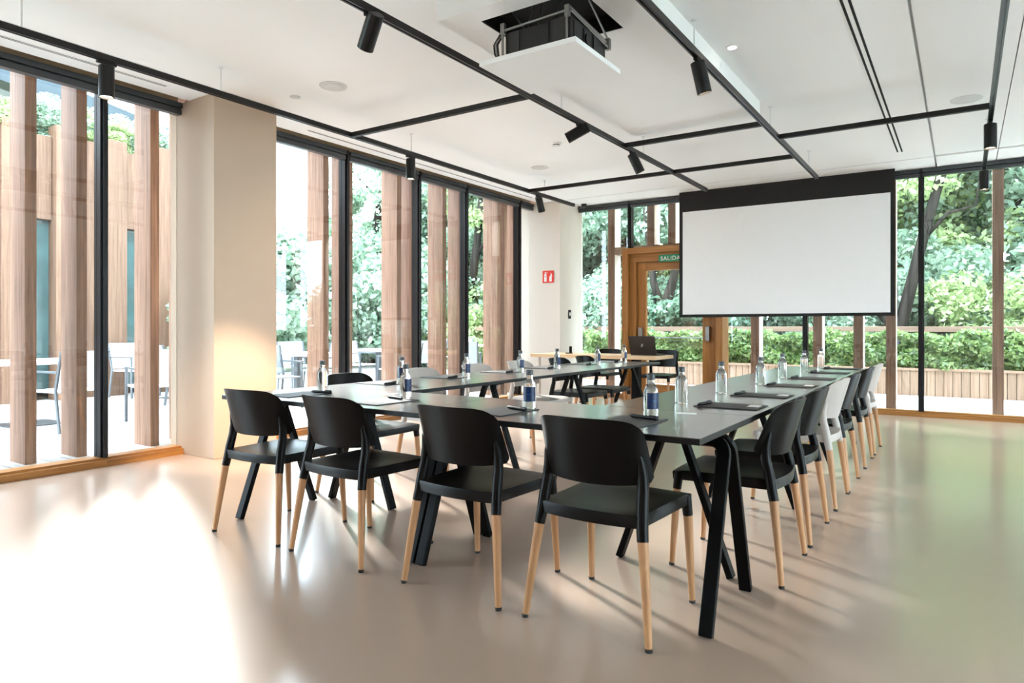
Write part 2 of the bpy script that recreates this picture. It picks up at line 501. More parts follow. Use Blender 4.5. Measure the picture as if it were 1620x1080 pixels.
# ------------------------------------------------------------------ outside: ground, terrace, posts
gr = box('ground', 'earth', (-70, 60, -40, 90, -1.2, -0.14)); tag(gr, 'earth and undergrowth beyond the terrace', 'ground', kind='structure')
deck = thing('terrace_deck', 'pale timber deck outside the left glass wall', 'deck', kind='structure')
box('deck_base', 'soil_box', (-14.2, -5.87, -3.8, 14.1, -0.13, -0.045), deck)
pm = MB().box(-14.2, -5.87, 0, 0.138, -0.04, -0.012).mesh('plank', 'deck_board')
y = -3.8
while y < 13.9:
    link('plank', pm, deck, (0, y, 0)); y += 0.145
bt = box('terrace_back', 'terrace_stone', (-5.86, 9.5, 9.95, 13.1, -0.13, -0.03)); tag(bt, 'pale stone terrace behind the end glass wall', 'terrace', kind='structure')

POSTS = [1.98, 2.40, 2.785, 3.42, 3.76, 4.35, 5.48, 5.86, 6.74, 7.09, 7.70, 8.17, 9.10, 9.30, 9.66, 10.25]
post_me = MB().box(-0.29, 0, 0, 0.085, -0.03, 3.42).mesh('timber_post', 'post_larch', bevel=0.004)
names = {2.40: 'reddish timber fin post outside, leftmost in the picture', 2.785: 'timber fin post just left of the first black mullion',
         3.42: 'timber fin post outside between the first mullion and the beige column', 3.76: 'sliver of timber fin post beside the beige column',
         5.48: 'timber fin post outside left of the second bay\'s first mullion', 5.86: 'timber fin post half hidden by the second bay\'s first mullion',
         6.74: 'timber fin post in the second bay\'s second pane, left one', 7.09: 'timber fin post in the second bay\'s second pane, right one',
         7.70: 'timber fin post in the second bay\'s third pane', 8.17: 'timber fin post close before the third mullion of the second bay',
         9.10: 'timber fin post of the close cluster near the corner, nearest', 9.30: 'timber fin post of the close cluster near the corner, middle',
         9.66: 'timber fin post of the close cluster near the corner, farthest', 10.25: 'timber fin post beyond the last black mullion of the second bay'}
for y in POSTS:
    o = link('timber_post', post_me, None, (-6.33, y, 0))
    tag(o, names.get(y, 'timber fin post outside the left glass wall, left of the picture edge' if y < 3 else 'timber fin post outside hidden behind the beige column'), 'post', 'timber fin posts along the left glass wall')
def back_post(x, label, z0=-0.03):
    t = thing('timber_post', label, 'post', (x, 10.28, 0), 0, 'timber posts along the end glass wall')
    box('front_face', 'post_larch', (-0.058, 0.058, 0.0, 0.028, z0, 3.42), t, bevel=0.003, seg=1)
    box('lit_sides', 'post_lit_side', (-0.052, 0.052, 0.028, 0.26, z0, 3.42), t)  # pale colour stands in for overexposed daylight on the post sides
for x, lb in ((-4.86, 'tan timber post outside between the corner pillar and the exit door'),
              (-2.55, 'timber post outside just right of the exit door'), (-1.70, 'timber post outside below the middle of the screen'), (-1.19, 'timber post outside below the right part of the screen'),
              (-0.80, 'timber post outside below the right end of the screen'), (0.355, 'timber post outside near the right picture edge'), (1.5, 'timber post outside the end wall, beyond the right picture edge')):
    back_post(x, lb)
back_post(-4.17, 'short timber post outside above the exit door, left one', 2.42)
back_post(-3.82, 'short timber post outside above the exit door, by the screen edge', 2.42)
tag(box('timber_lintel', 'rail_wood', (-4.80, -2.61, 10.28, 10.54, 2.30, 2.42)), 'timber lintel outside above the exit door carrying two short posts', 'beam')

tag(box('terrace_side', 'terrace_stone', (4.56, 9.5, -3.8, 9.95, -0.13, -0.03)), 'pale stone terrace along the right wall outside the picture', 'terrace', kind='structure')
# planter with hedge behind the end wall
pl = thing('planter', 'long timber planter box with upright boards behind the terrace', 'planter', (0, 13.1, 0))
box('planter_core', 'soil_box', (-8.0, 6.4, 0.035, 1.05, -0.03, 0.36), pl)
bm_ = MB().box(-0.056, 0.056, 0.0, 0.03, -0.03, 0.39).mesh('board', 'planter_board', bevel=0.003, seg=1)
x = -7.94
while x < 6.4:
    link('board', bm_, pl, (x, 0, 0)); x += 0.119
box('coping', 'planter_board', (-8.0, 6.4, -0.02, 0.16, 0.39, 0.425), pl)

def leaf_mesh(name, P, N, size, mat, aspect=0.55, jitter=0.9):
    """One folded quad leaf for each point in P, turned roughly to N."""
    n = len(P)
    N = N + rng.normal(0, jitter, (n, 3)); N /= np.linalg.norm(N, axis=1)[:, None] + 1e-9
    t = rng.normal(0, 1, (n, 3)); t -= (t * N).sum(1)[:, None] * N; t /= np.linalg.norm(t, axis=1)[:, None] + 1e-9
    b = np.cross(N, t)
    s = (size * rng.uniform(0.6, 1.3, n))[:, None]
    V = np.empty((n, 4, 3), np.float32)
    V[:, 0] = P - t * s; V[:, 1] = P + b * s * aspect + N * s * 0.15; V[:, 2] = P + t * s; V[:, 3] = P - b * s * aspect + N * s * 0.15
    me = bpy.data.meshes.new(name)
    me.vertices.add(4 * n); me.vertices.foreach_set('co', V.reshape(-1))
    me.loops.add(4 * n); me.loops.foreach_set('vertex_index', np.arange(4 * n, dtype=np.int32))
    me.polygons.add(n)
    me.polygons.foreach_set('loop_start', np.arange(0, 4 * n, 4, dtype=np.int32))
    me.polygons.foreach_set('loop_total', np.full(n, 4, np.int32))
    me.materials.append(MATS[mat])
    me.update(); me.validate()
    return me

def clumps(n, centre, radii, k, cr, low=-1.0):
    """Points on the skins of k clumps scattered in an ellipsoid, with outward normals."""
    d = rng.normal(0, 1, (k, 3)); d /= np.linalg.norm(d, axis=1)[:, None]
    d[:, 2] = np.maximum(d[:, 2], low)
    cc = d * (rng.uniform(0.25, 1.0, k) ** 0.5)[:, None] * np.array(radii) + np.array(centre)
    rr = rng.uniform(cr * 0.6, cr * 1.35, k)
    i = rng.integers(0, k, n)
    nn = rng.normal(0, 1, (n, 3)); nn /= np.linalg.norm(nn, axis=1)[:, None]
    P = cc[i] + nn * (rr[i] * rng.uniform(0.55, 1.05, n))[:, None] * np.array([1, 1, 0.75])
    return P, nn + np.array([0, 0, 0.5])

# hedge: leaf skin over a lumpy box
n = 42000
P = np.stack([rng.uniform(-7.9, 6.3, n), rng.uniform(13.2, 14.0, n), rng.uniform(0.42, 1.0, n)], 1)
side = rng.random(n)
P[side < 0.5, 1] = 13.2 + np.abs(rng.normal(0, 0.09, (side < 0.5).sum()))
tp = side > 0.72
P[tp, 2] = 1.0 - np.abs(rng.normal(0, 0.06, tp.sum()))
wob = 0.07 * np.sin(P[:, 0] * 5.1) + 0.06 * np.sin(P[:, 0] * 11.7 + 1.3) + 0.05 * np.sin(P[:, 2] * 13 + P[:, 0] * 3)
P[:, 1] += wob; P[:, 2] += 0.5 * wob * (P[:, 2] > 0.8)
Nn = np.tile(np.array([[0, -0.8, 0.7]]), (n, 1))
hedge = link('hedge', leaf_mesh('hedge', P, Nn, 0.055, 'leaf_hedge', aspect=0.5))
tag(hedge, 'leafy green hedge growing in the long timber planter', 'hedge')

rl = thing('handrail', 'wooden handrail on thin posts behind the hedge', 'railing', (0, 14.35, 0))
box('rail', 'rail_wood', (-14, 6.4, -0.04, 0.04, 1.02, 1.12), rl, bevel=0.006)
for x in range(-13, 7, 2):
    box('post', 'outdoor_metal', (x - 0.02, x + 0.02, -0.02, 0.02, -0.14, 1.02), rl)

# trees and bushes
def trunk_mesh(name, h, r, seed, lean=0.12, branches=7):
    rs = random.Random(seed)
    m = MB(); pts = []; rad = []
    px, py = 0.0, 0.0
    for i in range(9):
        t = i / 8
        pts.append((px, py, -0.3 + t * (h + 0.3))); rad.append(r * (1.15 - 0.85 * t) * (1.25 if i == 0 else 1))
        px += rs.uniform(-1, 1) * lean + lean * 0.6; py += rs.uniform(-1, 1) * lean
    m.tube(pts, rad, 10)
    for b in range(branches):
        i = rs.randint(3, 7); p = Vector(pts[i]); a = rs.uniform(0, 2 * math.pi); L = rs.uniform(1.0, 2.4) * h / 7
        q = [p]
        for s in range(4):
            p = p + Vector((math.cos(a), math.sin(a), rs.uniform(0.3, 1.0))) * L / 4; a += rs.uniform(-0.5, 0.5); q.append(p)
        m.tube(q, [rad[i] * 0.45, rad[i] * 0.36, rad[i] * 0.26, rad[i] * 0.17, rad[i] * 0.09], 6)
    return m.mesh(name, 'bark', smooth='all')

def crown(name, n, centre, radii, k, cr, size, mat):
    P, N = clumps(n, centre, radii, k, cr)
    return leaf_mesh(name, P, N, size, mat)
CR = [(trunk_mesh('trunk', 7.5, 0.24, 1), crown('crown', 26000, (0.5, 0, 6.0), (2.6, 2.6, 3.6), 60, 0.75, 0.085, 'leaf_pale')),
      (trunk_mesh('trunk', 7.5, 0.17, 2, 0.18), crown('crown', 24000, (0.6, 0, 5.5), (2.4, 2.4, 3.8), 70, 0.6, 0.08, 'leaf_lime')),
      (trunk_mesh('trunk', 8.0, 0.30, 3, 0.08), crown('crown', 26000, (0.4, 0, 6.2), (2.9, 2.9, 3.4), 55, 0.85, 0.09, 'leaf_dark'))]
BU = [crown('bush', 15000, (0, 0, 1.3), (1.5, 1.5, 1.3), 40, 0.5, 0.07, 'leaf_pale'),
      crown('bush', 15000, (0, 0, 1.2), (1.6, 1.5, 1.2), 45, 0.45, 0.065, 'leaf_lime'),
      crown('bush', 14000, (0, 0, 1.3), (1.5, 1.5, 1.3), 40, 0.5, 0.075, 'leaf_dark')]
TL = ['pale green tree in the depth of the wood', 'yellow green tree in the depth of the wood', 'dark green tree in the depth of the wood']

def tree(x, y, kind, s=1.0, rz=0.0, label=None):
    t = thing('tree', label or TL[kind], 'tree', (x, y, -0.14), rz, 'trees of the wood behind the terrace')
    t.scale = (s, s, s)
    link('trunk', CR[kind][0], t); link('crown', CR[kind][1], t)
    return t
for i, (x, y, k, s, lb) in enumerate([
        (-12.4, 17.2, 0, 1.0, 'pale tree behind the second bay\'s third mullion'), (-14.4, 18.6, 0, 1.05, 'pale tree filling the second bay\'s second pane'), (-9.6, 19.0, 2, 1.0, 'dark tree seen in the narrow pane beside the corner pillar'),
        (-13.6, 21.5, 2, 1.15, None), (-16.6, 16.3, 0, 1.0, 'pale tree at the first mullion of the second bay'), (-17.5, 21.0, 0, 1.2, None), (-7.6, 17.6, 0, 0.95, 'pale tree between the corner pillar and the exit door'),
        (-11.2, 24.5, 0, 1.25, None), (-5.4, 20.0, 0, 1.05, 'pale tree seen above the exit door'), (-2.9, 17.8, 1, 0.95, 'yellow green tree largely behind the projection screen'), (-3.6, 23.0, 2, 1.2, None), (-0.7, 20.3, 0, 1.05, None),
        (1.1, 18.2, 1, 1.0, 'yellow green tree just left of the rightmost timber post'), (2.6, 19.6, 0, 1.05, 'pale tree at the right picture edge'), (-1.9, 26.5, 0, 1.35, None),
        (1.6, 24.5, 2, 1.3, None), (4.6, 17.6, 2, 1.0, None), (5.8, 21.5, 0, 1.2, None), (-6.9, 26.5, 0, 1.35, None), (-8.4, 22.6, 1, 1.1, None), (-15.2, 26.5, 2, 1.4, None), (3.4, 28.5, 0, 1.4, None), (-4.6, 31, 0, 1.6, None), (0.4, 32, 0, 1.6, None),
        (-10.2, 31, 2, 1.6, None), (-18.0, 27.5, 0, 1.3, None), (7.8, 26, 0, 1.4, None), (12.5, 12.5, 0, 1.0, None), (13.5, 7.0, 2, 1.1, None), (13, 1.5, 0, 1.0, None)]):
    tree(x, y, k, s, i * 1.7, lb)

def bare_tree(label, base, limbs, crown_c, crown_r, n, mat):
    """A tree whose bare trunk and limbs show: each limb is a list of (x, y, z, radius)."""
    t = thing('tree', label, 'tree', base, 0, 'trees of the wood behind the terrace')
    m = MB()
    for lm in limbs:
        m.tube([p[:3] for p in lm], [p[3] * 0.72 for p in lm], 10)
    m.build('trunk', 'bark', t, smooth='all')
    P, N = clumps(n, crown_c, crown_r, 26, 0.45)
    link('crown', leaf_mesh('crown', P, N, 0.075, mat), t)
bare_tree('yellow green tree with a dark leaning trunk right of the screen', (-1.25, 15.1, -0.14),
          [[(0, 0, 0, 0.20), (0.15, 0, 0.9, 0.17), (0.38, 0, 1.9, 0.15), (0.62, 0, 3.0, 0.13), (0.95, 0, 4.3, 0.11), (1.1, 0, 5.6, 0.08), (1.3, 0, 7.0, 0.04)],
           [(0.2, 0, 1.1, 0.12), (-0.25, 0.05, 1.7, 0.09), (-0.5, 0.1, 2.5, 0.06), (-0.7, 0.1, 3.6, 0.03)],
           [(0.6, 0, 2.9, 0.06), (1.0, 0.1, 3.4, 0.045), (1.45, 0.1, 3.5, 0.03), (1.55, 0.1, 4.6, 0.02)],
           [(0.12, 0, 0.8, 0.09), (0.15, -0.1, 2.0, 0.07), (0.0, -0.1, 3.2, 0.05), (0.1, 0, 5.0, 0.03)]], (0.6, 0.3, 5.2), (1.7, 1.0, 1.7), 5200, 'leaf_lime')
bare_tree('tree with a thick grey forked trunk seen through the exit door glass', (-5.85, 15.1, -0.14),
          [[(0, 0, 0, 0.26), (0.02, 0, 0.8, 0.21), (0.05, 0, 1.6, 0.20), (0.3, 0, 2.4, 0.14), (0.55, 0, 3.6, 0.09), (0.7, 0, 5.5, 0.04)],
           [(0.03, 0, 1.5, 0.16), (-0.2, 0, 2.3, 0.12), (-0.35, 0, 3.4, 0.08), (-0.5, 0, 5.0, 0.04)],
           [(0.1, 0, 1.9, 0.06), (0.5, 0.1, 2.1, 0.045), (0.95, 0.1, 2.6, 0.025)]], (0.2, 0.5, 4.6), (1.6, 1.0, 1.4), 5000, 'leaf_pale')
bare_tree('tree with a leaning speckled grey trunk before the fourth mullion', (-11.9, 15.8, -0.14),
          [[(-0.3, 0, 0, 0.24), (-0.2, 0, 1.0, 0.20), (-0.05, 0, 2.2, 0.19), (0.18, 0, 3.6, 0.16), (0.35, 0, 5.0, 0.12), (0.5, 0, 7.0, 0.05)],
           [(0.1, 0, 3.2, 0.09), (0.6, 0.1, 4.0, 0.06), (0.9, 0.2, 5.2, 0.03)]], (0.3, 0.3, 5.4), (1.5, 1.1, 1.6), 5000, 'leaf_lime')
BL = ['pale green bush deep in the undergrowth', 'lime green bush deep in the undergrowth', 'dark green bush deep in the undergrowth']
for i, (x, y, k, s, lb) in enumerate([
        (-15.4, 11.2, 0, 1.55, 'big pale bush right beside the beige column'), (-15.6, 13.2, 0, 1.65, 'big pale bush at the second bay\'s first timber post'), (-13.2, 14.9, 0, 1.3, 'pale bush in the second bay\'s second pane'),
        (-11.2, 15.6, 1, 1.1, 'lime bush low in the second bay\'s third pane'), (-9.2, 15.8, 0, 1.1, 'pale bush behind the timber cluster near the corner'), (-7.4, 15.6, 0, 1.0, 'pale bush right of the corner pillar'),
        (-5.6, 16.0, 2, 1.0, 'dark bush low behind the exit door glass'), (-4.0, 17.0, 0, 1.1, None), (-2.2, 15.8, 0, 0.85, 'pale bush just under the middle of the screen'),
        (-0.9, 17.2, 0, 1.2, None), (0.6, 15.7, 1, 0.95, 'lime bush left of the rightmost timber post'), (2.2, 16.0, 0, 1.0, 'pale bush at the right picture edge above the hedge'), (3.8, 15.8, 1, 0.95, None), (5.4, 16.2, 0, 1.1, None),
        (-17.4, 15.0, 2, 1.5, None), (-12.0, 19.0, 0, 1.6, None), (-6.4, 18.6, 1, 1.4, None), (-1.6, 19.0, 1, 1.5, None), (3.2, 18.0, 0, 1.6, None), (-16.5, 9.2, 0, 1.0, None), (-9.9, 17.4, 2, 1.5, None)]):
    o = link('bush', BU[k], None, (x, y, -0.14), i * 2.1); o.scale = (s, s, s)
    tag(o, lb or BL[k], 'bush', 'bushes of the undergrowth behind the terrace')

# timber-clad wing across the terrace
wg = thing('pavilion_wing', 'timber clad building wing across the terrace with tall narrow windows', 'building', (-11.6, 0, 0))
box('core_wall', 'soil_box', (-3.2, -0.25, -2.0, 7.0, -0.03, 3.9), wg)
yy_, k = -1.9, 0
while yy_ < 6.95:
    wdt = (0.30, 0.36, 0.26, 0.42)[k % 4]; dx = (0.0, 0.09, 0.03, 0.12)[k % 4]; hgt = (4.08, 4.16, 4.02, 4.2)[k % 4]
    if k % 4 == 2:
        box('window_pane', 'wing_glass', (-0.2, -0.17, yy_, yy_ + 0.34, 0.1, 2.75), wg)
        box('plank', 'cladding_larch', (-0.2, -0.08 + dx, yy_ + 0.005, yy_ + 0.335, 2.75, hgt), wg, bevel=0.004, seg=1)
        wdt = 0.34
    else:
        box('plank', 'cladding_larch', (-0.2, -0.04 + dx, yy_ + 0.005, yy_ + wdt - 0.005, -0.03, hgt), wg, bevel=0.004, seg=1)
    yy_ += wdt; k += 1
MB().hexa([(-1.3, -2.2, 5.98), (-0.9, -2.2, 5.98), (-0.9, 8.6, 4.32), (-1.3, 8.6, 4.32), (-1.3, -2.2, 6.36), (-0.9, -2.2, 6.36), (-0.9, 8.6, 4.62), (-1.3, 8.6, 4.62)]).build('roof_fascia', 'roof_metal', wg)
MB().hexa([(-6.0, -2.2, 6.9), (-1.3, -2.2, 6.25), (-1.3, 8.6, 4.5), (-6.0, 8.6, 5.1), (-6.0, -2.2, 7.0), (-1.3, -2.2, 6.35), (-1.3, 8.6, 4.6), (-6.0, 8.6, 5.2)]).build('roof_plane', 'roof_metal', wg)
for i, (y, lb) in enumerate(((3.0, 'left of the picture edge'), (4.0, 'at the left picture edge'), (4.9, 'between the first two timber posts'), (5.7, 'at the first black mullion'), (6.5, 'near the beige column'))):
    o = link('roof_shrub', BU[i % 2], None, (-12.2, y, 3.9), i * 1.3); o.scale = (0.36, 0.44, 0.33)
    tag(o, 'leafy shrub on top of the timber clad wing, ' + lb, 'shrub', 'shrubs on top of the wing')
P, N = clumps(9000, (-11.05, 6.8, 0.95), (0.16, 0.55, 1.05), 30, 0.2)
tag(link('ivy_hedge', leaf_mesh('ivy_hedge', P, N, 0.045, 'leaf_pale')), 'pale ivy hedge at the far end of the timber clad wing', 'hedge')

# terrace furniture
def patio_chair(label, loc, rz, mesh='outdoor_mesh'):
    t = thing('patio_chair', label, 'chair', loc, rz, 'metal terrace chairs')
    for s in (-1, 1):
        MB().tube([(s * 0.25, 0.25, 0), (s * 0.25, 0.24, 0.63)], 0.018, 6).build('leg', 'outdoor_metal', t, smooth=True)
        MB().tube([(s * 0.25, -0.27, 0), (s * 0.25, -0.2, 0.45), (s * 0.25, -0.3, 0.86)], 0.018, 6).build('leg', 'outdoor_metal', t, smooth=True)
        MB().box(s * 0.25 - 0.02, s * 0.25 + 0.02, -0.25, 0.26, 0.63, 0.65).build('armrest', 'outdoor_metal', t)
    MB().box(-0.24, 0.24, -0.2, 0.24, 0.42, 0.44).build('seat', mesh, t)
    MB().hexa([(-0.24, -0.225, 0.46), (0.24, -0.225, 0.46), (0.24, -0.21, 0.46), (-0.24, -0.21, 0.46), (-0.24, -0.31, 0.86), (0.24, -0.31, 0.86), (0.24, -0.295, 0.86), (-0.24, -0.295, 0.86)]).build('backrest', mesh, t)
    return t

def patio_table(label, loc, w=0.8):
    t = thing('patio_table', label, 'table', loc, 0, 'white terrace tables')
    h = w / 2
    MB().box(-h, h, -h, h, 0.70, 0.735).build('table_top', 'outdoor_top', t, bevel=0.006)
    MB().box(-0.045, 0.045, -0.045, 0.045, 0.01, 0.70).build('pedestal', 'outdoor_metal', t)
    MB().box(-0.27, 0.27, -0.27, 0.27, 0.0, 0.014).build('base_plate', 'outdoor_metal', t)
    return t
DZ0 = -0.012
patio_table('white terrace table behind the leftmost timber post', (-8.95, 3.45, DZ0), 0.9)
patio_table('white terrace table by the ivy hedge, seen beside the beige column', (-10.3, 6.1, DZ0))
patio_table('white terrace table just beyond the column in the second bay', (-8.3, 6.7, DZ0))
patio_table('white terrace table behind the second bay\'s first mullion', (-8.6, 8.7, DZ0))
patio_table('white terrace table in the middle of the terrace, second bay', (-9.6, 10.6, DZ0))
patio_table('white terrace table farthest out on the terrace', (-8.6, 12.4, DZ0))
patio_chair('white mesh terrace chair with grey frame between two timber posts on the left', (-8.15, 3.5, DZ0), R(98))
patio_chair('white mesh terrace chair at the left picture edge', (-9.0, 2.75, DZ0), R(10))
patio_chair('white mesh terrace chair at the black mullion of the first bay', (-7.95, 4.35, DZ0), R(75))
patio_chair('white mesh terrace chair facing the glass right of the first mullion', (-11.1, 5.75, DZ0), R(-80))
patio_chair('grey mesh terrace chair beside the timber post by the column', (-9.75, 5.55, DZ0), R(8), 'outdoor_grey_mesh')
patio_chair('white mesh terrace chair nearest the beige column\'s right side', (-8.9, 6.2, DZ0), R(-60))
patio_chair('grey terrace chair at the table just beyond the column', (-8.5, 7.35, DZ0), R(170), 'outdoor_grey_mesh')
patio_chair('white terrace chair seen right of the second bay\'s first mullion', (-7.75, 8.3, DZ0), R(80))
patio_chair('white terrace chair facing inwards in the second pane', (-9.3, 8.9, DZ0), R(-85))
patio_chair('grey terrace chair at the mid terrace table', (-8.9, 10.2, DZ0), R(70), 'outdoor_grey_mesh')
patio_chair('white terrace chair at the mid terrace table, far side', (-9.7, 11.35, DZ0), R(175))
patio_chair('white terrace chair near the third pane', (-7.95, 12.1, DZ0), R(85))
patio_chair('grey terrace chair at the farthest terrace table', (-8.7, 13.1, DZ0), R(180), 'outdoor_grey_mesh')

patio_chair('grey terrace chair just outside the column, turned sideways', (-7.9, 6.0, DZ0), R(-95), 'outdoor_grey_mesh')
patio_chair('grey terrace chair behind the black left-row chair', (-9.9, 8.0, DZ0), R(-100), 'outdoor_grey_mesh')
patio_chair('grey terrace chair low in the second bay\'s third pane', (-7.6, 9.9, DZ0), R(30), 'outdoor_grey_mesh')
patio_chair('white terrace chair in the gap before the timber cluster', (-9.95, 12.7, DZ0), R(200))

# ------------------------------------------------------------------ ceiling equipment
tr = thing('lighting_track', 'black suspended lighting track grid hung below the ceiling', 'track', (0, 0, 0))
TZ0, TZ1 = 2.835, 2.877
def track_y(x, y0, y1):
    m = MB()
    m.box(x - 0.018, x + 0.018, y0, y1, TZ0 + 0.012, TZ1); m.box(x - 0.018, x - 0.006, y0, y1, TZ0, TZ0 + 0.012); m.box(x + 0.006, x + 0.018, y0, y1, TZ0, TZ0 + 0.012)
    m.build('track_bar', 'track_black', tr, fix=False)
def track_x(y, x0, x1):
    m = MB()
    m.box(x0, x1, y - 0.018, y + 0.018, TZ0 + 0.012, TZ1); m.box(x0, x1, y - 0.018, y - 0.006, TZ0, TZ0 + 0.012); m.box(x0, x1, y + 0.006, y + 0.018, TZ0, TZ0 + 0.012)
    m.build('track_bar', 'track_black', tr, fix=False)
TX = (-4.66, -2.735, -1.43, 0.188)
for x, y0, y1 in ((TX[0], -2.5, 8.62), (TX[1], -2.5, 8.6), (TX[2], -2.5, 8.6), (TX[3], -2.5, 9.25)):
    track_y(x, y0, y1)
track_x(4.36, TX[0] + 0.018, TX[1] - 0.018); track_x(7.40, TX[0] + 0.018, TX[1] - 0.018); track_x(7.40, TX[1] + 0.018, TX[2] - 0.018)
track_x(6.07, TX[1] + 0.018, TX[2] - 0.018); track_x(6.58, TX[2] + 0.018, TX[3] - 0.018)
rodm = MB().lathe([(0.018, 0.0), (0.018, 0.008), (0.0055, 0.012), (0.0055, CEIL - TZ1)], 8, (0, 0, 0)).mesh('hanger_rod', 'rod_white', smooth=True)
for x, y in ((TX[0], 1.75), (TX[0], 3.05), (TX[0], 5.17), (TX[0], 7.8), (TX[1], 2.0), (TX[1], 4.85), (TX[1], 6.55), (TX[2], 2.2), (TX[2], 4.25), (TX[2], 6.3), (TX[2], 8.1), (TX[3], 4.0), (TX[3], 7.8)):
    top = CEIL if not (sx0 < x < sx1 and sy0 < y < sy1) else sz
    o = link('hanger_rod', rodm, tr, (x, y, top)); o.scale = (1, 1, -(top - TZ1) / (CEIL - TZ1))

SP_L, SP_R = 0.205, 0.047
body_me = MB().lathe([(0.0, SP_L), (SP_R - 0.004, SP_L), (SP_R, SP_L - 0.004), (SP_R, 0.0), (SP_R - 0.006, 0.0), (SP_R - 0.008, 0.02), (0.0, 0.022)], 28).mesh('lamp_body', 'track_black', smooth=True)
lens_me = MB().lathe([(0.0, 0.0), (SP_R - 0.010, 0.0), (SP_R - 0.010, 0.004), (0.0, 0.004)], 24).mesh('lamp_lens', 'lamp_glow', smooth=True)
def spot(label, x, y, aim, energy=18.0, cone=48):
    t = thing('track_spotlight', label, 'spotlight', (x, y, TZ0), 0, 'black cylinder spotlights on the track')
    MB().box(-0.014, 0.014, -0.06, 0.06, -0.02, 0.0).build('adapter', 'track_black', t, bevel=0.003)
    d = Vector(aim) - Vector((x, y, 2.74)); d.normalize()
    tilt = math.acos(max(-1, min(1, -d.z)))
    drop = 0.03 + 0.02 * math.sin(tilt)
    MB().tube([(0, 0, -0.015), (0, 0, -drop - 0.02)], 0.008, 8).build('stem', 'track_black', t, smooth=True)
    q = (-d).to_track_quat('Z', 'Y')
    pivot = Vector((0, 0, -drop))
    base = pivot + d * (SP_L - (0.0 if tilt < 0.2 else SP_L * 0.35 * min(1, tilt)))
    for nm, me, off in (('lamp_body', body_me, 0.0), ('lamp_lens', lens_me, 0.012)):
        o = link(nm, me, t); o.location = base - d * off; o.rotation_mode = 'QUATERNION'; o.rotation_quaternion = q
    ld = bpy.data.lights.new('lamp_beam', 'SPOT'); ld.energy = energy; ld.color = (1.0, 0.80, 0.58); ld.spot_size = R(cone); ld.spot_blend = 0.8; ld.shadow_soft_size = 0.035
    lo = bpy.data.objects.new('lamp_beam', ld); C.objects.link(lo); lo.parent = t; lo.location = base + d * 0.01; lo.rotation_mode = 'QUATERNION'; lo.rotation_quaternion = q
    return t
spot('black track spotlight nearest the left picture edge, pointing straight down', TX[0], 2.23, (TX[0], 2.23, 0))
spot('black track spotlight above the second bay, pointing straight down', TX[0], 5.16, (TX[0], 5.16, 0))
spot('small tilted track spotlight near the corner pillar', TX[0], 7.65, (-4.5, 8.6, 0.2))
spot('large tilted track spotlight left of the projector box', TX[1], 2.72, (-5.2, 3.62, 0.08), 240.0, 30)
spot('track spotlight tilted almost sideways in the middle of the ceiling', TX[1], 5.18, (-5.2, 4.2, 1.4))
spot('tilted track spotlight in front of the screen\'s left end', TX[1], 6.29, (-1.7, 7.2, 0.0))
spot('slightly tilted track spotlight right of the projector box', TX[2], 4.33, (-1.0, 5.0, 0.0))
spot('downward track spotlight on the right track, nearer one', TX[3], 6.96, (TX[3], 6.96, 0))
spot('downward track spotlight at the far end of the right track', TX[3], 9.0, (TX[3], 9.0, 0))

# projector on its ceiling lift
pj = thing('projector_lift', 'black projector on a lowered ceiling lift with white lid', 'projector', (0, 0, 0))
box('lift_lid', 'ceiling_white', (-2.405, -1.755, 3.265, 3.845, 2.655, 2.685), pj, bevel=0.003)
bd = box('projector_body', 'projector_black', (-2.27, -1.83, 3.345, 3.79, 2.70, 2.85), pj, bevel=0.006)
box('lift_tray', 'projector_black', (-2.29, -1.81, 3.33, 3.80, 2.685, 2.70), pj)
for (x0, x1) in ((-2.24, -2.17), (-2.15, -1.97), (-1.955, -1.90)):
    box('vent_panel', 'projector_vent' if x1 < -1.92 and x0 < -2.2 else 'projector_black', (x0, x1, 3.339, 3.346, 2.715, 2.84), bd)
box('vent_panel', 'projector_vent', (-1.94, -1.86, 3.337, 3.346, 2.71, 2.845), bd)
for (y0, y1) in ((3.38, 3.47), (3.50, 3.58), (3.62, 3.75)):
    box('vent_panel', 'projector_vent', (-1.831, -1.824, y0, y1, 2.72, 2.83), bd)
MB().tube([(-1.822, 3.54, 2.775), (-1.815, 3.54, 2.775)], 0.035, 20).build('connector', 'projector_black', bd, smooth=True)
for x in (-2.28, -1.845):
    MB().box(x - 0.014, x + 0.014, 3.325, 3.35, 2.84, 2.905).build('lift_bracket', 'metal_silver', pj, bevel=0.002)
    MB().box(x - 0.005, x + 0.005, 3.325, 3.335, 2.69, 2.85).build('lift_bracket', 'metal_silver', pj)
MB().tube([(-2.27, 3.335, 2.862), (-1.85, 3.335, 2.875)], 0.008, 8).build('lift_bar', 'metal_silver', pj, smooth=True)
for a, b in (((-1.835, 3.34, 2.90), (-1.815, 3.80, 2.84)), ((-1.815, 3.80, 2.86), (-1.82, 3.52, 3.03)), ((-1.835, 3.36, 2.885), (-1.81, 3.78, 2.815)), ((-2.28, 3.80, 2.86), (-2.28, 3.42, 3.03))):
    MB().tube([a, b], 0.009, 6, 0.6).build('scissor_arm', 'metal_silver', pj, smooth=True)
MB().box(-1.83, -1.80, 3.78, 3.81, 2.80, 2.87).build('lift_bracket', 'metal_silver', pj, bevel=0.003)
for x in (-2.12, -2.05, -1.93):
    MB().tube([(x, 3.42, 3.04), (x, 3.36, 2.86)], 0.004, 6).build('lift_strap', 'metal_silver', pj, smooth=True)
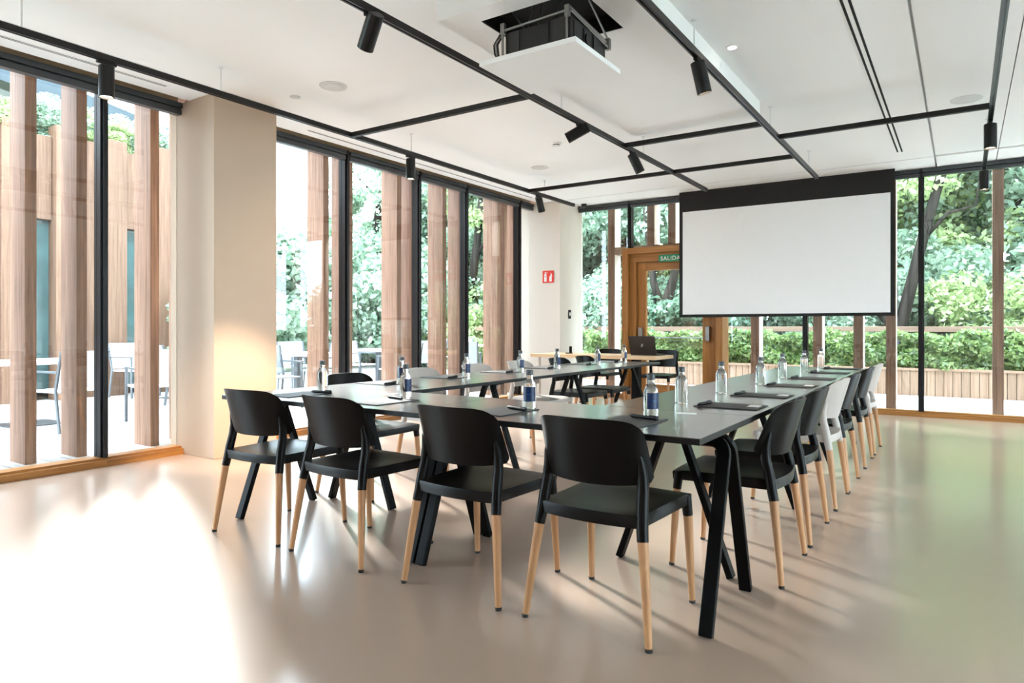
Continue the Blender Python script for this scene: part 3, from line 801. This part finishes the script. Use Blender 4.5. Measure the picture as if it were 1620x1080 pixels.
for k in range(3):
    MB().tube([(-2.30, 3.34 + 0.01 * k, 2.85), (-2.345 + 0.012 * k, 3.335, 2.79), (-2.34 + 0.012 * k, 3.335, 2.74), (-2.31, 3.34, 2.69)], 0.007, 6).build('cable', 'rubber' if k != 1 else 'metal_silver', pj, smooth=True)

# air slots, speakers, detectors
def slot(label, x, y0, y1, gap=0.036, w=0.014):
    t = thing('air_diffuser', label, 'air vent', (x, 0, CEIL), 0)
    box('frame', 'ceiling_white', (-gap / 2 - w - 0.012, gap / 2 + w + 0.012, y0 - 0.012, y1 + 0.012, -0.003, 0.0), t)
    for s in (-1, 1):
        c = s * (gap / 2 + w / 2)
        box('slot', 'cavity_black', (c - w / 2, c + w / 2, y0, y1, -0.0045, -0.002), t)
slot('long double black air slot in the right half of the ceiling', -0.59, -1.0, 8.7, 0.026, 0.016)
slot('thin double air slot above the first left bay', -5.39, -1.0, 3.04, 0.014, 0.006)
slot('grey air slot above the second left bay', -5.42, 4.5, 8.7, 0.010, 0.006)
def disc(name, label, cat, x, y, r, mat, inner=None, drop=0.008, z=CEIL):
    t = thing(name, label, cat, (x, y, z), 0)
    MB().lathe([(0.0, 0.0), (r, 0.0), (r, -drop * 0.6), (r - 0.006, -drop), (0.0, -drop)], 32).build('rim', mat, t, smooth=True)
    if inner: MB().lathe([(0.0, -drop), (r * 0.72, -drop), (r * 0.70, -drop - 0.003), (0.0, -drop - 0.004)], 28).build('face', inner, t, smooth=True)
    return t
disc('ceiling_speaker', 'round grey ceiling speaker above the beige column', 'speaker', -4.26, 3.79, 0.11, 'grille_grey', 'grille_grey')
disc('ceiling_speaker', 'round white ceiling speaker in the far left of the ceiling', 'speaker', -4.32, 7.12, 0.11, 'grille_grey', 'grille_grey')
disc('ceiling_speaker', 'round grey ceiling speaker beside the right track', 'speaker', 0.02, 7.06, 0.12, 'grille_grey', 'grille_grey', z=CEIL + 0.012)
disc('recessed_downlight', 'small lit round downlight right of the projector box', 'downlight', -1.345, 4.80, 0.04, 'sign_white', 'downlight_glow')
disc('sprinkler_plate', 'tiny white sprinkler plate beside the left track', 'sprinkler', -4.73, 3.79, 0.045, 'grille_grey')
sd = disc('smoke_detector', 'white smoke detector with black slots in mid ceiling', 'detector', -3.6, 6.27, 0.055, 'sign_white', None, 0.02)
MB().lathe([(0.0, -0.02), (0.036, -0.02), (0.036, -0.03), (0.0, -0.03)], 20).build('sensor_ring', 'cavity_black', sd, smooth=True)
MB().lathe([(0.0, -0.03), (0.044, -0.03), (0.03, -0.045), (0.0, -0.047)], 20).build('sensor_cap', 'sign_white', sd, smooth=True)
sd2 = disc('security_camera', 'small black dome camera at the ceiling by the corner pillar', 'camera', -5.02, 9.62, 0.045, 'track_black', None, 0.02)
MB().lathe([(0.04, -0.02), (0.036, -0.04), (0.02, -0.055), (0.0, -0.06)], 20).build('dome', 'projector_black', sd2, smooth=True)

# projection screen
SY = 9.58
k_ = SY / 9.837
def sxp(x): return x * k_
def szp(z): return 1.1 + (z - 1.1) * k_
ps = thing('projection_screen', 'large white projection screen with black border hanging from the ceiling', 'projection screen', (0, SY, 0))
a, b, t0, b0 = sxp(-3.535), sxp(-0.722), CEIL, szp(1.252)
wa, wb_, wt, wb0 = sxp(-3.482), sxp(-0.772), szp(2.815), szp(1.293)
box('screen_fabric', 'screen_white', (wa, wb_, -0.004, 0.0, wb0, wt), ps)
box('black_drop', 'screen_black', (a, b, 0.0, 0.006, wt, t0), ps)
box('black_border', 'screen_black', (a, wa, 0.0, 0.006, wb0, wt), ps)
box('black_border', 'screen_black', (wb_, b, 0.0, 0.006, wb0, wt), ps)
box('bottom_bar', 'screen_black', (a, b, -0.008, 0.014, b0, wb0), ps, bevel=0.004)
box('back_sheet', 'screen_black', (wa, wb_, 0.0, 0.004, wb0, wt), ps)

# signs and switch
ex = thing('exit_sign', 'green SALIDA exit sign above the exit door, partly behind the screen', 'sign', (-3.80, 9.685, 2.08), 0)
box('plate', 'sign_green', (0, 0.60, 0, 0.012, 0, 0.105), ex)
fc = bpy.data.curves.new('lettering', 'FONT'); fc.body = 'SALIDA'; fc.size = 0.085; fc.extrude = 0.0012; fc.space_character = 1.12
ft = bpy.data.objects.new('lettering', fc); C.objects.link(ft)
bpy.context.view_layer.update()
fm = bpy.data.meshes.new_from_object(ft.evaluated_get(bpy.context.evaluated_depsgraph_get()))
bpy.data.objects.remove(ft); fm.materials.clear(); fm.materials.append(MATS['sign_white'])
fo = link('lettering', fm, ex, (0.03, -0.002, 0.022)); fo.rotation_euler = (R(90), 0, 0)
MB().add([(0.385, -0.002, 0.085), (0.435, -0.002, 0.085), (0.41, -0.002, 0.025), (0.385, 0.0, 0.085), (0.435, 0.0, 0.085), (0.41, 0.0, 0.025)], [(0, 2, 1), (3, 4, 5), (0, 1, 4, 3), (1, 2, 5, 4), (2, 0, 3, 5)]).build('arrow', 'sign_white', ex)

fs = thing('fire_sign', 'red fire equipment sign with white extinguisher and hose pictograms on the cream pillar', 'sign', (-5.51, 9.165, 1.80), 0)
box('plate', 'sign_red', (0, 0.2, -0.004, 0.003, 0, 0.19), fs)
m = MB()
m.box(0.03, 0.075, -0.006, -0.004, 0.02, 0.115); m.add([(0.052 + 0.0225 * math.cos(i * math.pi / 8), -0.006, 0.115 + 0.03 * math.sin(i * math.pi / 8)) for i in range(9)], [tuple(reversed(range(9)))])
m.box(0.04, 0.095, -0.006, -0.004, 0.15, 0.158); m.box(0.045, 0.06, -0.006, -0.004, 0.14, 0.17); m.build('extinguisher_mark', 'sign_white', fs)
box('gauge_mark', 'edge_black', (0.045, 0.06, -0.0075, -0.006, 0.095, 0.108), fs)
m = MB(); m.box(0.125, 0.165, -0.006, -0.004, 0.02, 0.10); m.add([(0.14, -0.006, 0.10), (0.175, -0.006, 0.10), (0.165, -0.006, 0.135), (0.155, -0.006, 0.16), (0.148, -0.006, 0.13)], [(0, 1, 2, 3, 4)]); m.build('flame_mark', 'sign_white', fs)

sw = thing('wall_switch', 'black and white wall switch on the side of the cream pillar', 'switch', (-5.2, 9.47, 1.24), 0)
box('plate', 'edge_black', (0, 0.008, -0.04, 0.04, 0, 0.14), sw, bevel=0.002)
box('rocker', 'sign_white', (0.008, 0.012, -0.02, 0.02, 0.05, 0.10), sw)

# ------------------------------------------------------------------ meeting tables
TT = 0.72; TL_, TW = 1.37, 0.715
top_me = MB().box(-TL_ / 2 + 0.0015, TL_ / 2 - 0.0015, -TW / 2, TW / 2, TT - 0.003, TT).mesh('table_top', 'laminate_dark', bevel=0.0008, seg=1)
core_me = MB().box(-TL_ / 2 + 0.0015, TL_ / 2 - 0.0015, -TW / 2, TW / 2, TT - 0.024, TT - 0.003).mesh('top_edge', 'edge_black')
beam_me = MB().box(-TL_ / 2 + 0.06, TL_ / 2 - 0.06, -0.045, 0.045, 0.665, TT - 0.024).mesh('beam', 'steel_black', bevel=0.003)

def leg_mesh(s, sy, e):
    L = Vector((0, sy * 0.03, 0.655)) - Vector((0, sy * 0.265, 0))
    Bv = L.cross(Vector((1, 0, 0)))
    pts = [(s * e, sy * 0.265, 0.004), (s * e, sy * 0.045, 0.615)]
    for k in range(1, 6):
        a = k / 5 * math.pi / 2
        pts.append((s * (e - 0.05 * (1 - math.cos(a))), sy * (0.045 - 0.016 * math.sin(a)), 0.615 + 0.05 * math.sin(a)))
    pts.append((s * (e - 0.14), sy * 0.029, 0.667))
    return MB().sweep(pts, [(-0.025, -0.0145), (0.025, -0.0145), (0.025, 0.0145), (-0.025, 0.0145)], Bv).mesh('leg', 'steel_black', bevel=0.004)
LEGS = {}
def meeting_table(label, x, y, rz, ends):
    t = thing('meeting_table', label, 'table', (x, y, 0), rz, 'dark meeting tables pushed into a ring')
    tp = link('table_top', top_me, t); link('top_edge', core_me, tp); link('beam', beam_me, t)
    for s, e in ends:
        for sy in (-1, 1):
            key = (s, sy, e)
            if key not in LEGS: LEGS[key] = leg_mesh(s, sy, e)
            link('leg', LEGS[key], t)
    return t
E1 = TL_ / 2 - 0.03
FY = 2.29 + TW / 2
meeting_table('dark meeting table at the near right corner with A-shaped black legs', -0.75 - TL_ / 2, FY, 0, [(1, E1 + 0.02), (-1, E1)])
meeting_table('dark meeting table at the near left, behind two black chairs', -0.75 - 1.5 * TL_, FY, 0, [(1, E1), (-1, E1)])
RX = -0.755 - TW / 2; LXc = -3.49 + TW / 2
Y0 = 2.29 + TW
for i, lb in enumerate(('dark meeting table of the right row, nearest one', 'dark meeting table of the right row, middle one', 'dark meeting table of the right row, end nearest the screen')):
    meeting_table(lb, RX, Y0 + TL_ * (i + 0.5), R(90), [(-1, E1 + 0.022)] + ([(1, E1 + 0.022)] if i == 2 else []))
for i, lb in enumerate(('dark meeting table of the left row, nearest one', 'dark meeting table of the left row, middle one', 'dark meeting table of the left row, end nearest the wooden desk')):
    meeting_table(lb, LXc, Y0 + TL_ * (i + 0.5), R(90), [(-1, E1 + 0.022)] + ([(1, E1 + 0.022)] if i == 2 else []))

# ------------------------------------------------------------------ chairs
def shell_mesh(mat):
    nu, nv = 28, 12
    def amax(v):
        base = 86 - 15 * v
        if v < 0.14: base -= 11 * (1 - v / 0.14) ** 2
        if v > 0.76: base -= 12 * ((v - 0.76) / 0.24) ** 2.4
        return R(base)
    def pt(u, v, off):
        vv = v
        am = amax(v); a = am * u
        rx, ry = 0.220 - off, 0.122 - off
        x = rx * math.sin(a)
        y = -0.225 - 0.068 * v + 0.122 - ry * math.cos(a)
        zt = 0.537 + 0.243 * v
        zt -= 0.016 * abs(u) ** 5 * max(0, (v - 0.55) / 0.45) ** 1.5
        zt += 0.012 * abs(u) ** 2 * max(0, 1 - v / 0.3)
        return (x, y, zt)
    vv, ff = [], []
    th = 0.012
    for layer in (0, 1):
        for j in range(nv + 1):
            v = j / nv
            for i in range(nu + 1):
                u = -1 + 2 * i / nu
                vv.append(pt(u, v, th * layer))
    W = nu + 1; M = W * (nv + 1)
    for j in range(nv):
        for i in range(nu):
            q = j * W + i
            ff.append((q, q + 1, q + W + 1, q + W)); ff.append((M + q, M + q + W, M + q + W + 1, M + q + 1))
    rim = [i for i in range(W)] + [j * W + nu for j in range(1, nv + 1)] + [nv * W + i for i in range(nu - 1, -1, -1)] + [j * W for j in range(nv - 1, 0, -1)]
    for a, b in zip(rim, rim[1:] + rim[:1]):
        ff.append((b, a, M + a, M + b))
    return MB().add(vv, ff).mesh('backrest', mat, smooth=True, bevel=0.0)

def seat_mesh(mat):
    """Dished seat pan with a deep apron, slightly wider at the front."""
    nu, nv = 14, 14
    def outline(u, v):
        w = 0.205 + 0.018 * v
        yb = -0.205 - 0.025 * (1 - u * u); yf = 0.238 + 0.008 * (1 - u * u)
        return u * w, yb + (yf - yb) * v
    def zt(u, v):
        e = max(abs(u), abs(2 * v - 1)) ** 6
        dish = (1 - u * u) * (1 - (2 * v - 1) ** 2)
        return 0.447 - 0.014 * dish - 0.010 * max(0, v - 0.85) / 0.15 * 0.6 - 0.004 * e
    vv, ff = [], []
    for j in range(nv + 1):
        for i in range(nu + 1):
            x, y = outline(-1 + 2 * i / nu, j / nv); vv.append((x, y, zt(-1 + 2 * i / nu, j / nv)))
    W = nu + 1
    for j in range(nv):
        for i in range(nu):
            q = j * W + i; ff.append((q, q + 1, q + W + 1, q + W))
    rim = [i for i in range(W)] + [j * W + nu for j in range(1, nv + 1)] + [nv * W + i for i in range(nu - 1, -1, -1)] + [j * W for j in range(nv - 1, 0, -1)]
    base = len(vv)
    for q in rim:
        x, y, zz = vv[q]; vv.append((x * 1.012, y * 1.012, zz - 0.006))
    for q in rim:
        x, y, zz = vv[q]; vv.append((x * 1.0, y * 1.0, 0.398))
    for q in rim:
        x, y, zz = vv[q]; vv.append((x * 0.93, y * 0.93, 0.398))
    n = len(rim)
    for k in range(n):
        k2 = (k + 1) % n
        ff.append((rim[k2], rim[k], base + k, base + k2))
        ff.append((base + k2, base + k, base + n + k, base + n + k2))
        ff.append((base + n + k2, base + n + k, base + 2 * n + k, base + 2 * n + k2))
    c = len(vv); vv.append((0, 0, 0.418))
    for k in range(n):
        ff.append((base + 2 * n + (k + 1) % n, base + 2 * n + k, c))
    return MB().add(vv, ff).mesh('seat', mat, smooth=True)

WOODLEG = {}
def chair_meshes(mat):
    d = {'seat': seat_mesh(mat), 'back': shell_mesh(mat)}
    for s in (-1, 1):
        d['rp', s] = MB().tube([(s * 0.2115, -0.206, 0.355), (s * 0.206, -0.197, 0.40), (s * 0.201, -0.186, 0.46), (s * 0.197, -0.170, 0.525), (s * 0.194, -0.168, 0.58), (s * 0.190, -0.180, 0.635), (s * 0.183, -0.190, 0.685)],
                               [0.0205, 0.0215, 0.0225, 0.0215, 0.0185, 0.013, 0.003], 14).mesh('back_post', mat, smooth=True)
        d['fs', s] = MB().tube([(s * 0.2165, 0.222, 0.355), (s * 0.2135, 0.217, 0.40), (s * 0.210, 0.214, 0.436)], [0.0195, 0.021, 0.021], 14).mesh('leg_socket', mat, smooth=True)
    return d
for s in (-1, 1):
    WOODLEG['r', s] = MB().tube([(s * 0.25, -0.245, 0.012), (s * 0.231, -0.2255, 0.19), (s * 0.2115, -0.206, 0.357)], [0.0125, 0.0165, 0.0192], 14).mesh('leg', 'beech', smooth=True)
    WOODLEG['f', s] = MB().tube([(s * 0.226, 0.243, 0.012), (s * 0.221, 0.232, 0.19), (s * 0.2165, 0.222, 0.357)], [0.0125, 0.016, 0.0185], 14).mesh('leg', 'beech', smooth=True)
    WOODLEG['rc', s] = MB().lathe([(0.0, 0), (0.0125, 0.0), (0.0128, 0.013), (0.0, 0.014)], 12, (s * 0.251, -0.246, 0)).mesh('foot_cap', 'rubber', smooth=True)
    WOODLEG['fc', s] = MB().lathe([(0.0, 0), (0.0125, 0.0), (0.0128, 0.013), (0.0, 0.014)], 12, (s * 0.2265, 0.244, 0)).mesh('foot_cap', 'rubber', smooth=True)
CH = {'black': chair_meshes('plastic_black'), 'white': chair_meshes('plastic_white')}
def chair(kind, label, x, y, rz, group):
    t = thing('meeting_chair', label, 'chair', (x, y, 0), rz, group)
    d = CH[kind]
    link('seat', d['seat'], t); link('backrest', d['back'], t)
    for s in (-1, 1):
        link('back_post', d['rp', s], t); link('leg_socket', d['fs', s], t)
        link('foot_cap', WOODLEG['rc', s], link('leg', WOODLEG['r', s], t))
        link('foot_cap', WOODLEG['fc', s], link('leg', WOODLEG['f', s], t))
    return t
for x, rz, lb in ((-3.13, 3, 'black chair at the far left of the near row, in front of the beige column'), (-2.50, -2, 'black chair second from the left in the near row'),
                  (-1.755, -1, 'black chair third from the left in the near row'), (-1.135, -1, 'black chair nearest the camera, its back turned to us')):
    chair('black', lb, x, 2.425, R(rz), 'chairs along the near table side')
for y, kd, lb in ((3.266, 'black', 'black chair nearest the camera in the right row'), (3.91, 'black', 'black chair second in the right row'), (4.72, 'white', 'off-white chair between black chairs in the right row'),
                  (5.27, 'black', 'black chair just behind the off-white chair of the right row'), (6.18, 'black', 'black chair second from the far end of the right row'), (6.86, 'white', 'off-white chair at the far end of the right row')):
    chair(kd, lb, -0.885, y, R(90), 'chairs along the right table row')
for y, kd, lb in ((3.31, 'black', 'black chair nearest the camera behind the left table row'), (4.06, 'white', 'off-white chair behind the left row, nearest of the three'), (4.80, 'white', 'off-white chair behind the left row, middle of the three'),
                  (5.50, 'white', 'off-white chair behind the left row, farthest of the three'), (6.27, 'black', 'black chair in front of the pillar behind the left row'), (6.86, 'black', 'black chair at the far end of the left row')):
    chair(kd, lb, -3.35, y, R(-90), 'chairs along the left table row')
chair('black', 'black chair behind the wooden desk beside the laptop', -3.58, 9.15, R(180), 'chairs behind the wooden desk')
chair('black', 'black chair behind the wooden desk, nearer the corner pillar', -4.45, 9.1, R(176), 'chairs behind the wooden desk')

# ------------------------------------------------------------------ desk with laptop
dk = thing('wooden_desk', 'light wooden desk with black leg near the exit door', 'desk', (-4.18, 8.3, 0))
box('desk_top', 'desk_oak', (-0.83, 1.0, -0.3, 0.33, 0.695, 0.74), dk, bevel=0.004)
box('leg', 'steel_black', (0.57, 0.67, -0.05, 0.05, 0.012, 0.695), dk, bevel=0.004)
box('foot_plate', 'steel_black', (0.57, 0.67, -0.27, 0.27, 0.0, 0.014), dk)
for y in (-0.2, 0.2):
    MB().tube([(-0.74, y, 0.0), (-0.74, y, 0.695)], 0.018, 10).build('leg', 'plastic_white', dk, smooth=True)
lp = thing('laptop', 'dark brown open laptop on the wooden desk, lid towards us', 'laptop', (-3.45, 8.27, 0.74), R(176))
lp.scale = (1.12, 1.12, 1.12)
box('keyboard_base', 'laptop_brown', (-0.165, 0.165, -0.235, 0.0, 0.0, 0.016), lp, bevel=0.004)
ld_ = MB().hexa([(-0.165, 0.0, 0.012), (0.165, 0.0, 0.012), (0.165, 0.01, 0.012), (-0.165, 0.01, 0.012), (-0.165, 0.055, 0.225), (0.165, 0.055, 0.225), (0.165, 0.063, 0.222), (-0.165, 0.063, 0.222)]).build('lid', 'laptop_brown', lp, bevel=0.003)
m = MB()
for dx in (-0.009, 0.006):
    m.hexa([(dx - 0.003 + 0.006, 0.0302, 0.098), (dx + 0.003 + 0.006, 0.0302, 0.098), (dx + 0.003 + 0.006, 0.0385, 0.098), (dx - 0.003 + 0.006, 0.0385, 0.098), (dx - 0.003 - 0.003, 0.0405, 0.135), (dx + 0.003 - 0.003, 0.0405, 0.135), (dx + 0.003 - 0.003, 0.0465, 0.135), (dx - 0.003 - 0.003, 0.0465, 0.135)])
m.build('emblem', 'metal_silver', ld_)
pp = thing('desk_phone', 'small black upright handset on the wooden desk', 'phone', (-4.55, 8.32, 0.74), R(30))
box('base', 'edge_black', (-0.07, 0.03, -0.03, 0.03, 0.0, 0.012), pp, bevel=0.003)
box('handset', 'edge_black', (-0.02, 0.02, -0.014, 0.014, 0.012, 0.10), pp, bevel=0.005)

# ------------------------------------------------------------------ bottles, folders, pens
bot_me = MB().lathe([(0.0, 0.0), (0.027, 0.0), (0.0305, 0.004), (0.0305, 0.108), (0.029, 0.118), (0.0215, 0.133), (0.0165, 0.141), (0.0155, 0.16), (0.0, 0.16)], 28).mesh('glass', 'bottle_glass', smooth=True)
cap_me = MB().lathe([(0.0, 0.159), (0.0172, 0.159), (0.0172, 0.181), (0.0155, 0.184), (0.0, 0.184)], 20).mesh('cap', 'cap_grey', smooth=True)
lab_me = MB().lathe([(0.0309, 0.038), (0.0313, 0.038), (0.0313, 0.106), (0.0309, 0.106), (0.0309, 0.038)], 18, (0, 0, 0), R(-62), R(62)).mesh('paper_label', 'label_blue', smooth=True)
band_me = MB().lathe([(0.0314, 0.070), (0.0316, 0.070), (0.0316, 0.074), (0.0314, 0.074), (0.0314, 0.070)], 8, (0, 0, 0), R(-20), R(20)).mesh('label_print', 'label_band', smooth=True)
def bottle(label, x, y, rz, group, lab=True):
    t = thing('water_bottle', label, 'bottle', (x, y, TT), R(rz), group)
    link('glass', bot_me, t); link('cap', cap_me, t); 
    if lab: link('label_print', band_me, link('paper_label', lab_me, t))
for x, y, rz, lb in ((-1.102, 2.722, -35, 'water bottle with dark blue label at the near right corner seat'), (-1.684, 2.683, -63, 'water bottle with its blue label facing us in mid front'),
                     (-2.493, 2.722, 5, 'water bottle with a sliver of blue label at the second near seat'), (-3.178, 2.744, 100, 'clear water bottle at the leftmost near seat')):
    bottle(lb, x, y, rz, 'water bottles on the near tables', x > -3)
for i, (y, x) in enumerate(((3.305, -1.177), (3.941, -1.166), (4.703, -1.13), (5.446, -1.147), (6.249, -1.14), (6.923, -1.114))):
    bottle(('clear water bottle on the right row, nearest one', 'clear water bottle on the right row, second', 'clear water bottle on the right row, third', 'clear water bottle on the right row, fourth',
            'clear water bottle on the right row before the black mullion', 'clear water bottle on the right row, farthest')[i], x, y, 120, 'water bottles on the right row', False)
for i, (y, x) in enumerate(((3.41, -3.16), (4.10, -3.14), (4.87, -3.15), (5.50, -3.15), (6.34, -3.15), (7.0, -3.15))):
    bottle(('water bottle on the left row just behind the front bottle', 'water bottle with blue label on the left row, second', 'water bottle with blue label on the left row, third', 'water bottle with blue label on the left row, fourth',
            'water bottle with blue label on the left row, fifth', 'water bottle at the far end of the left row, before the laptop')[i], x, y, 170 if i == 0 else 2, 'water bottles on the left row')

pad_me = MB().box(-0.105, 0.105, -0.1485, 0.1485, 0, 0.005).mesh('folder', 'pad_dark', bevel=0.001, seg=1)
def folder(label, x, y, rz, group):
    t = link('writing_folder', pad_me, None, (x, y, TT), rz)
    return tag(t, label, 'folder', group)
pen_b = MB().tube([(-0.068, 0, 0.0078), (-0.058, 0, 0.0078), (-0.05, 0, 0.0078), (0.07, 0, 0.0078)], [0.0015, 0.006, 0.0075, 0.0075], 10).mesh('barrel', 'pen_black', smooth=True)
pen_c = MB().box(0.03, 0.072, -0.0015, 0.0015, 0.015, 0.0175).mesh('clip', 'pen_black')
def pen(label, x, y, rz, group):
    t = thing('ballpoint_pen', label, 'pen', (x, y, TT + 0.005), rz, group)
    link('barrel', pen_b, t); link('clip', pen_c, t)
card_me = MB().box(-0.0425, 0.0425, -0.0275, 0.0275, 0, 0.0012).mesh('card', 'paper')
def card(label, x, y, z, rz):
    tag(link('paper_card', card_me, None, (x, y, z), rz), label, 'card', 'small paper cards on the tables')
ordn = ('nearest', 'second', 'third', 'fourth', 'fifth', 'farthest')
for x, w, px_, py_, pr_ in ((-3.13, 'leftmost near seat', -3.07, 2.64, 12), (-2.47, 'second near seat', -2.49, 2.632, -14), (-1.74, 'third near seat', -1.70, 2.593, -18), (-1.12, 'near right corner seat', -1.10, 2.63, -14)):
    folder('dark writing folder at the ' + w, x, 2.535, R(-2), 'dark folders on the near tables')
    pen('black pen on the folder at the ' + w, px_, py_, R(pr_), 'pens on the near tables')
for i, y in enumerate((3.31, 3.93, 4.68, 5.42, 6.20, 6.87)):
    folder('dark writing folder on the right row, ' + ordn[i] + ' one', -0.935, y, R(90), 'dark folders on the right row')
    pen('black pen on the right row, on the ' + ordn[i] + ' folder', -1.05, y - 0.04, R(82), 'pens on the right row')
    if i < 3: card('pale card on the right row, on the ' + ordn[i] + ' folder', -0.83, y + 0.03, TT + 0.005, R(92))
for i, y in enumerate((3.36, 4.02, 4.78, 5.46, 6.22, 6.88)):
    folder('dark writing folder on the left row, ' + ordn[i] + ' one', -3.29, y, R(90), 'dark folders on the left row')
    pen('black pen on the left row, beside the ' + ordn[i] + ' folder', -3.165, y - 0.06, R(98), 'pens on the left row')
card('pale card lying on the near left table', -2.75, 2.86, TT, R(10))
card('pale card on the near right table by the clear bottles', -1.02, 2.93, TT, R(20))
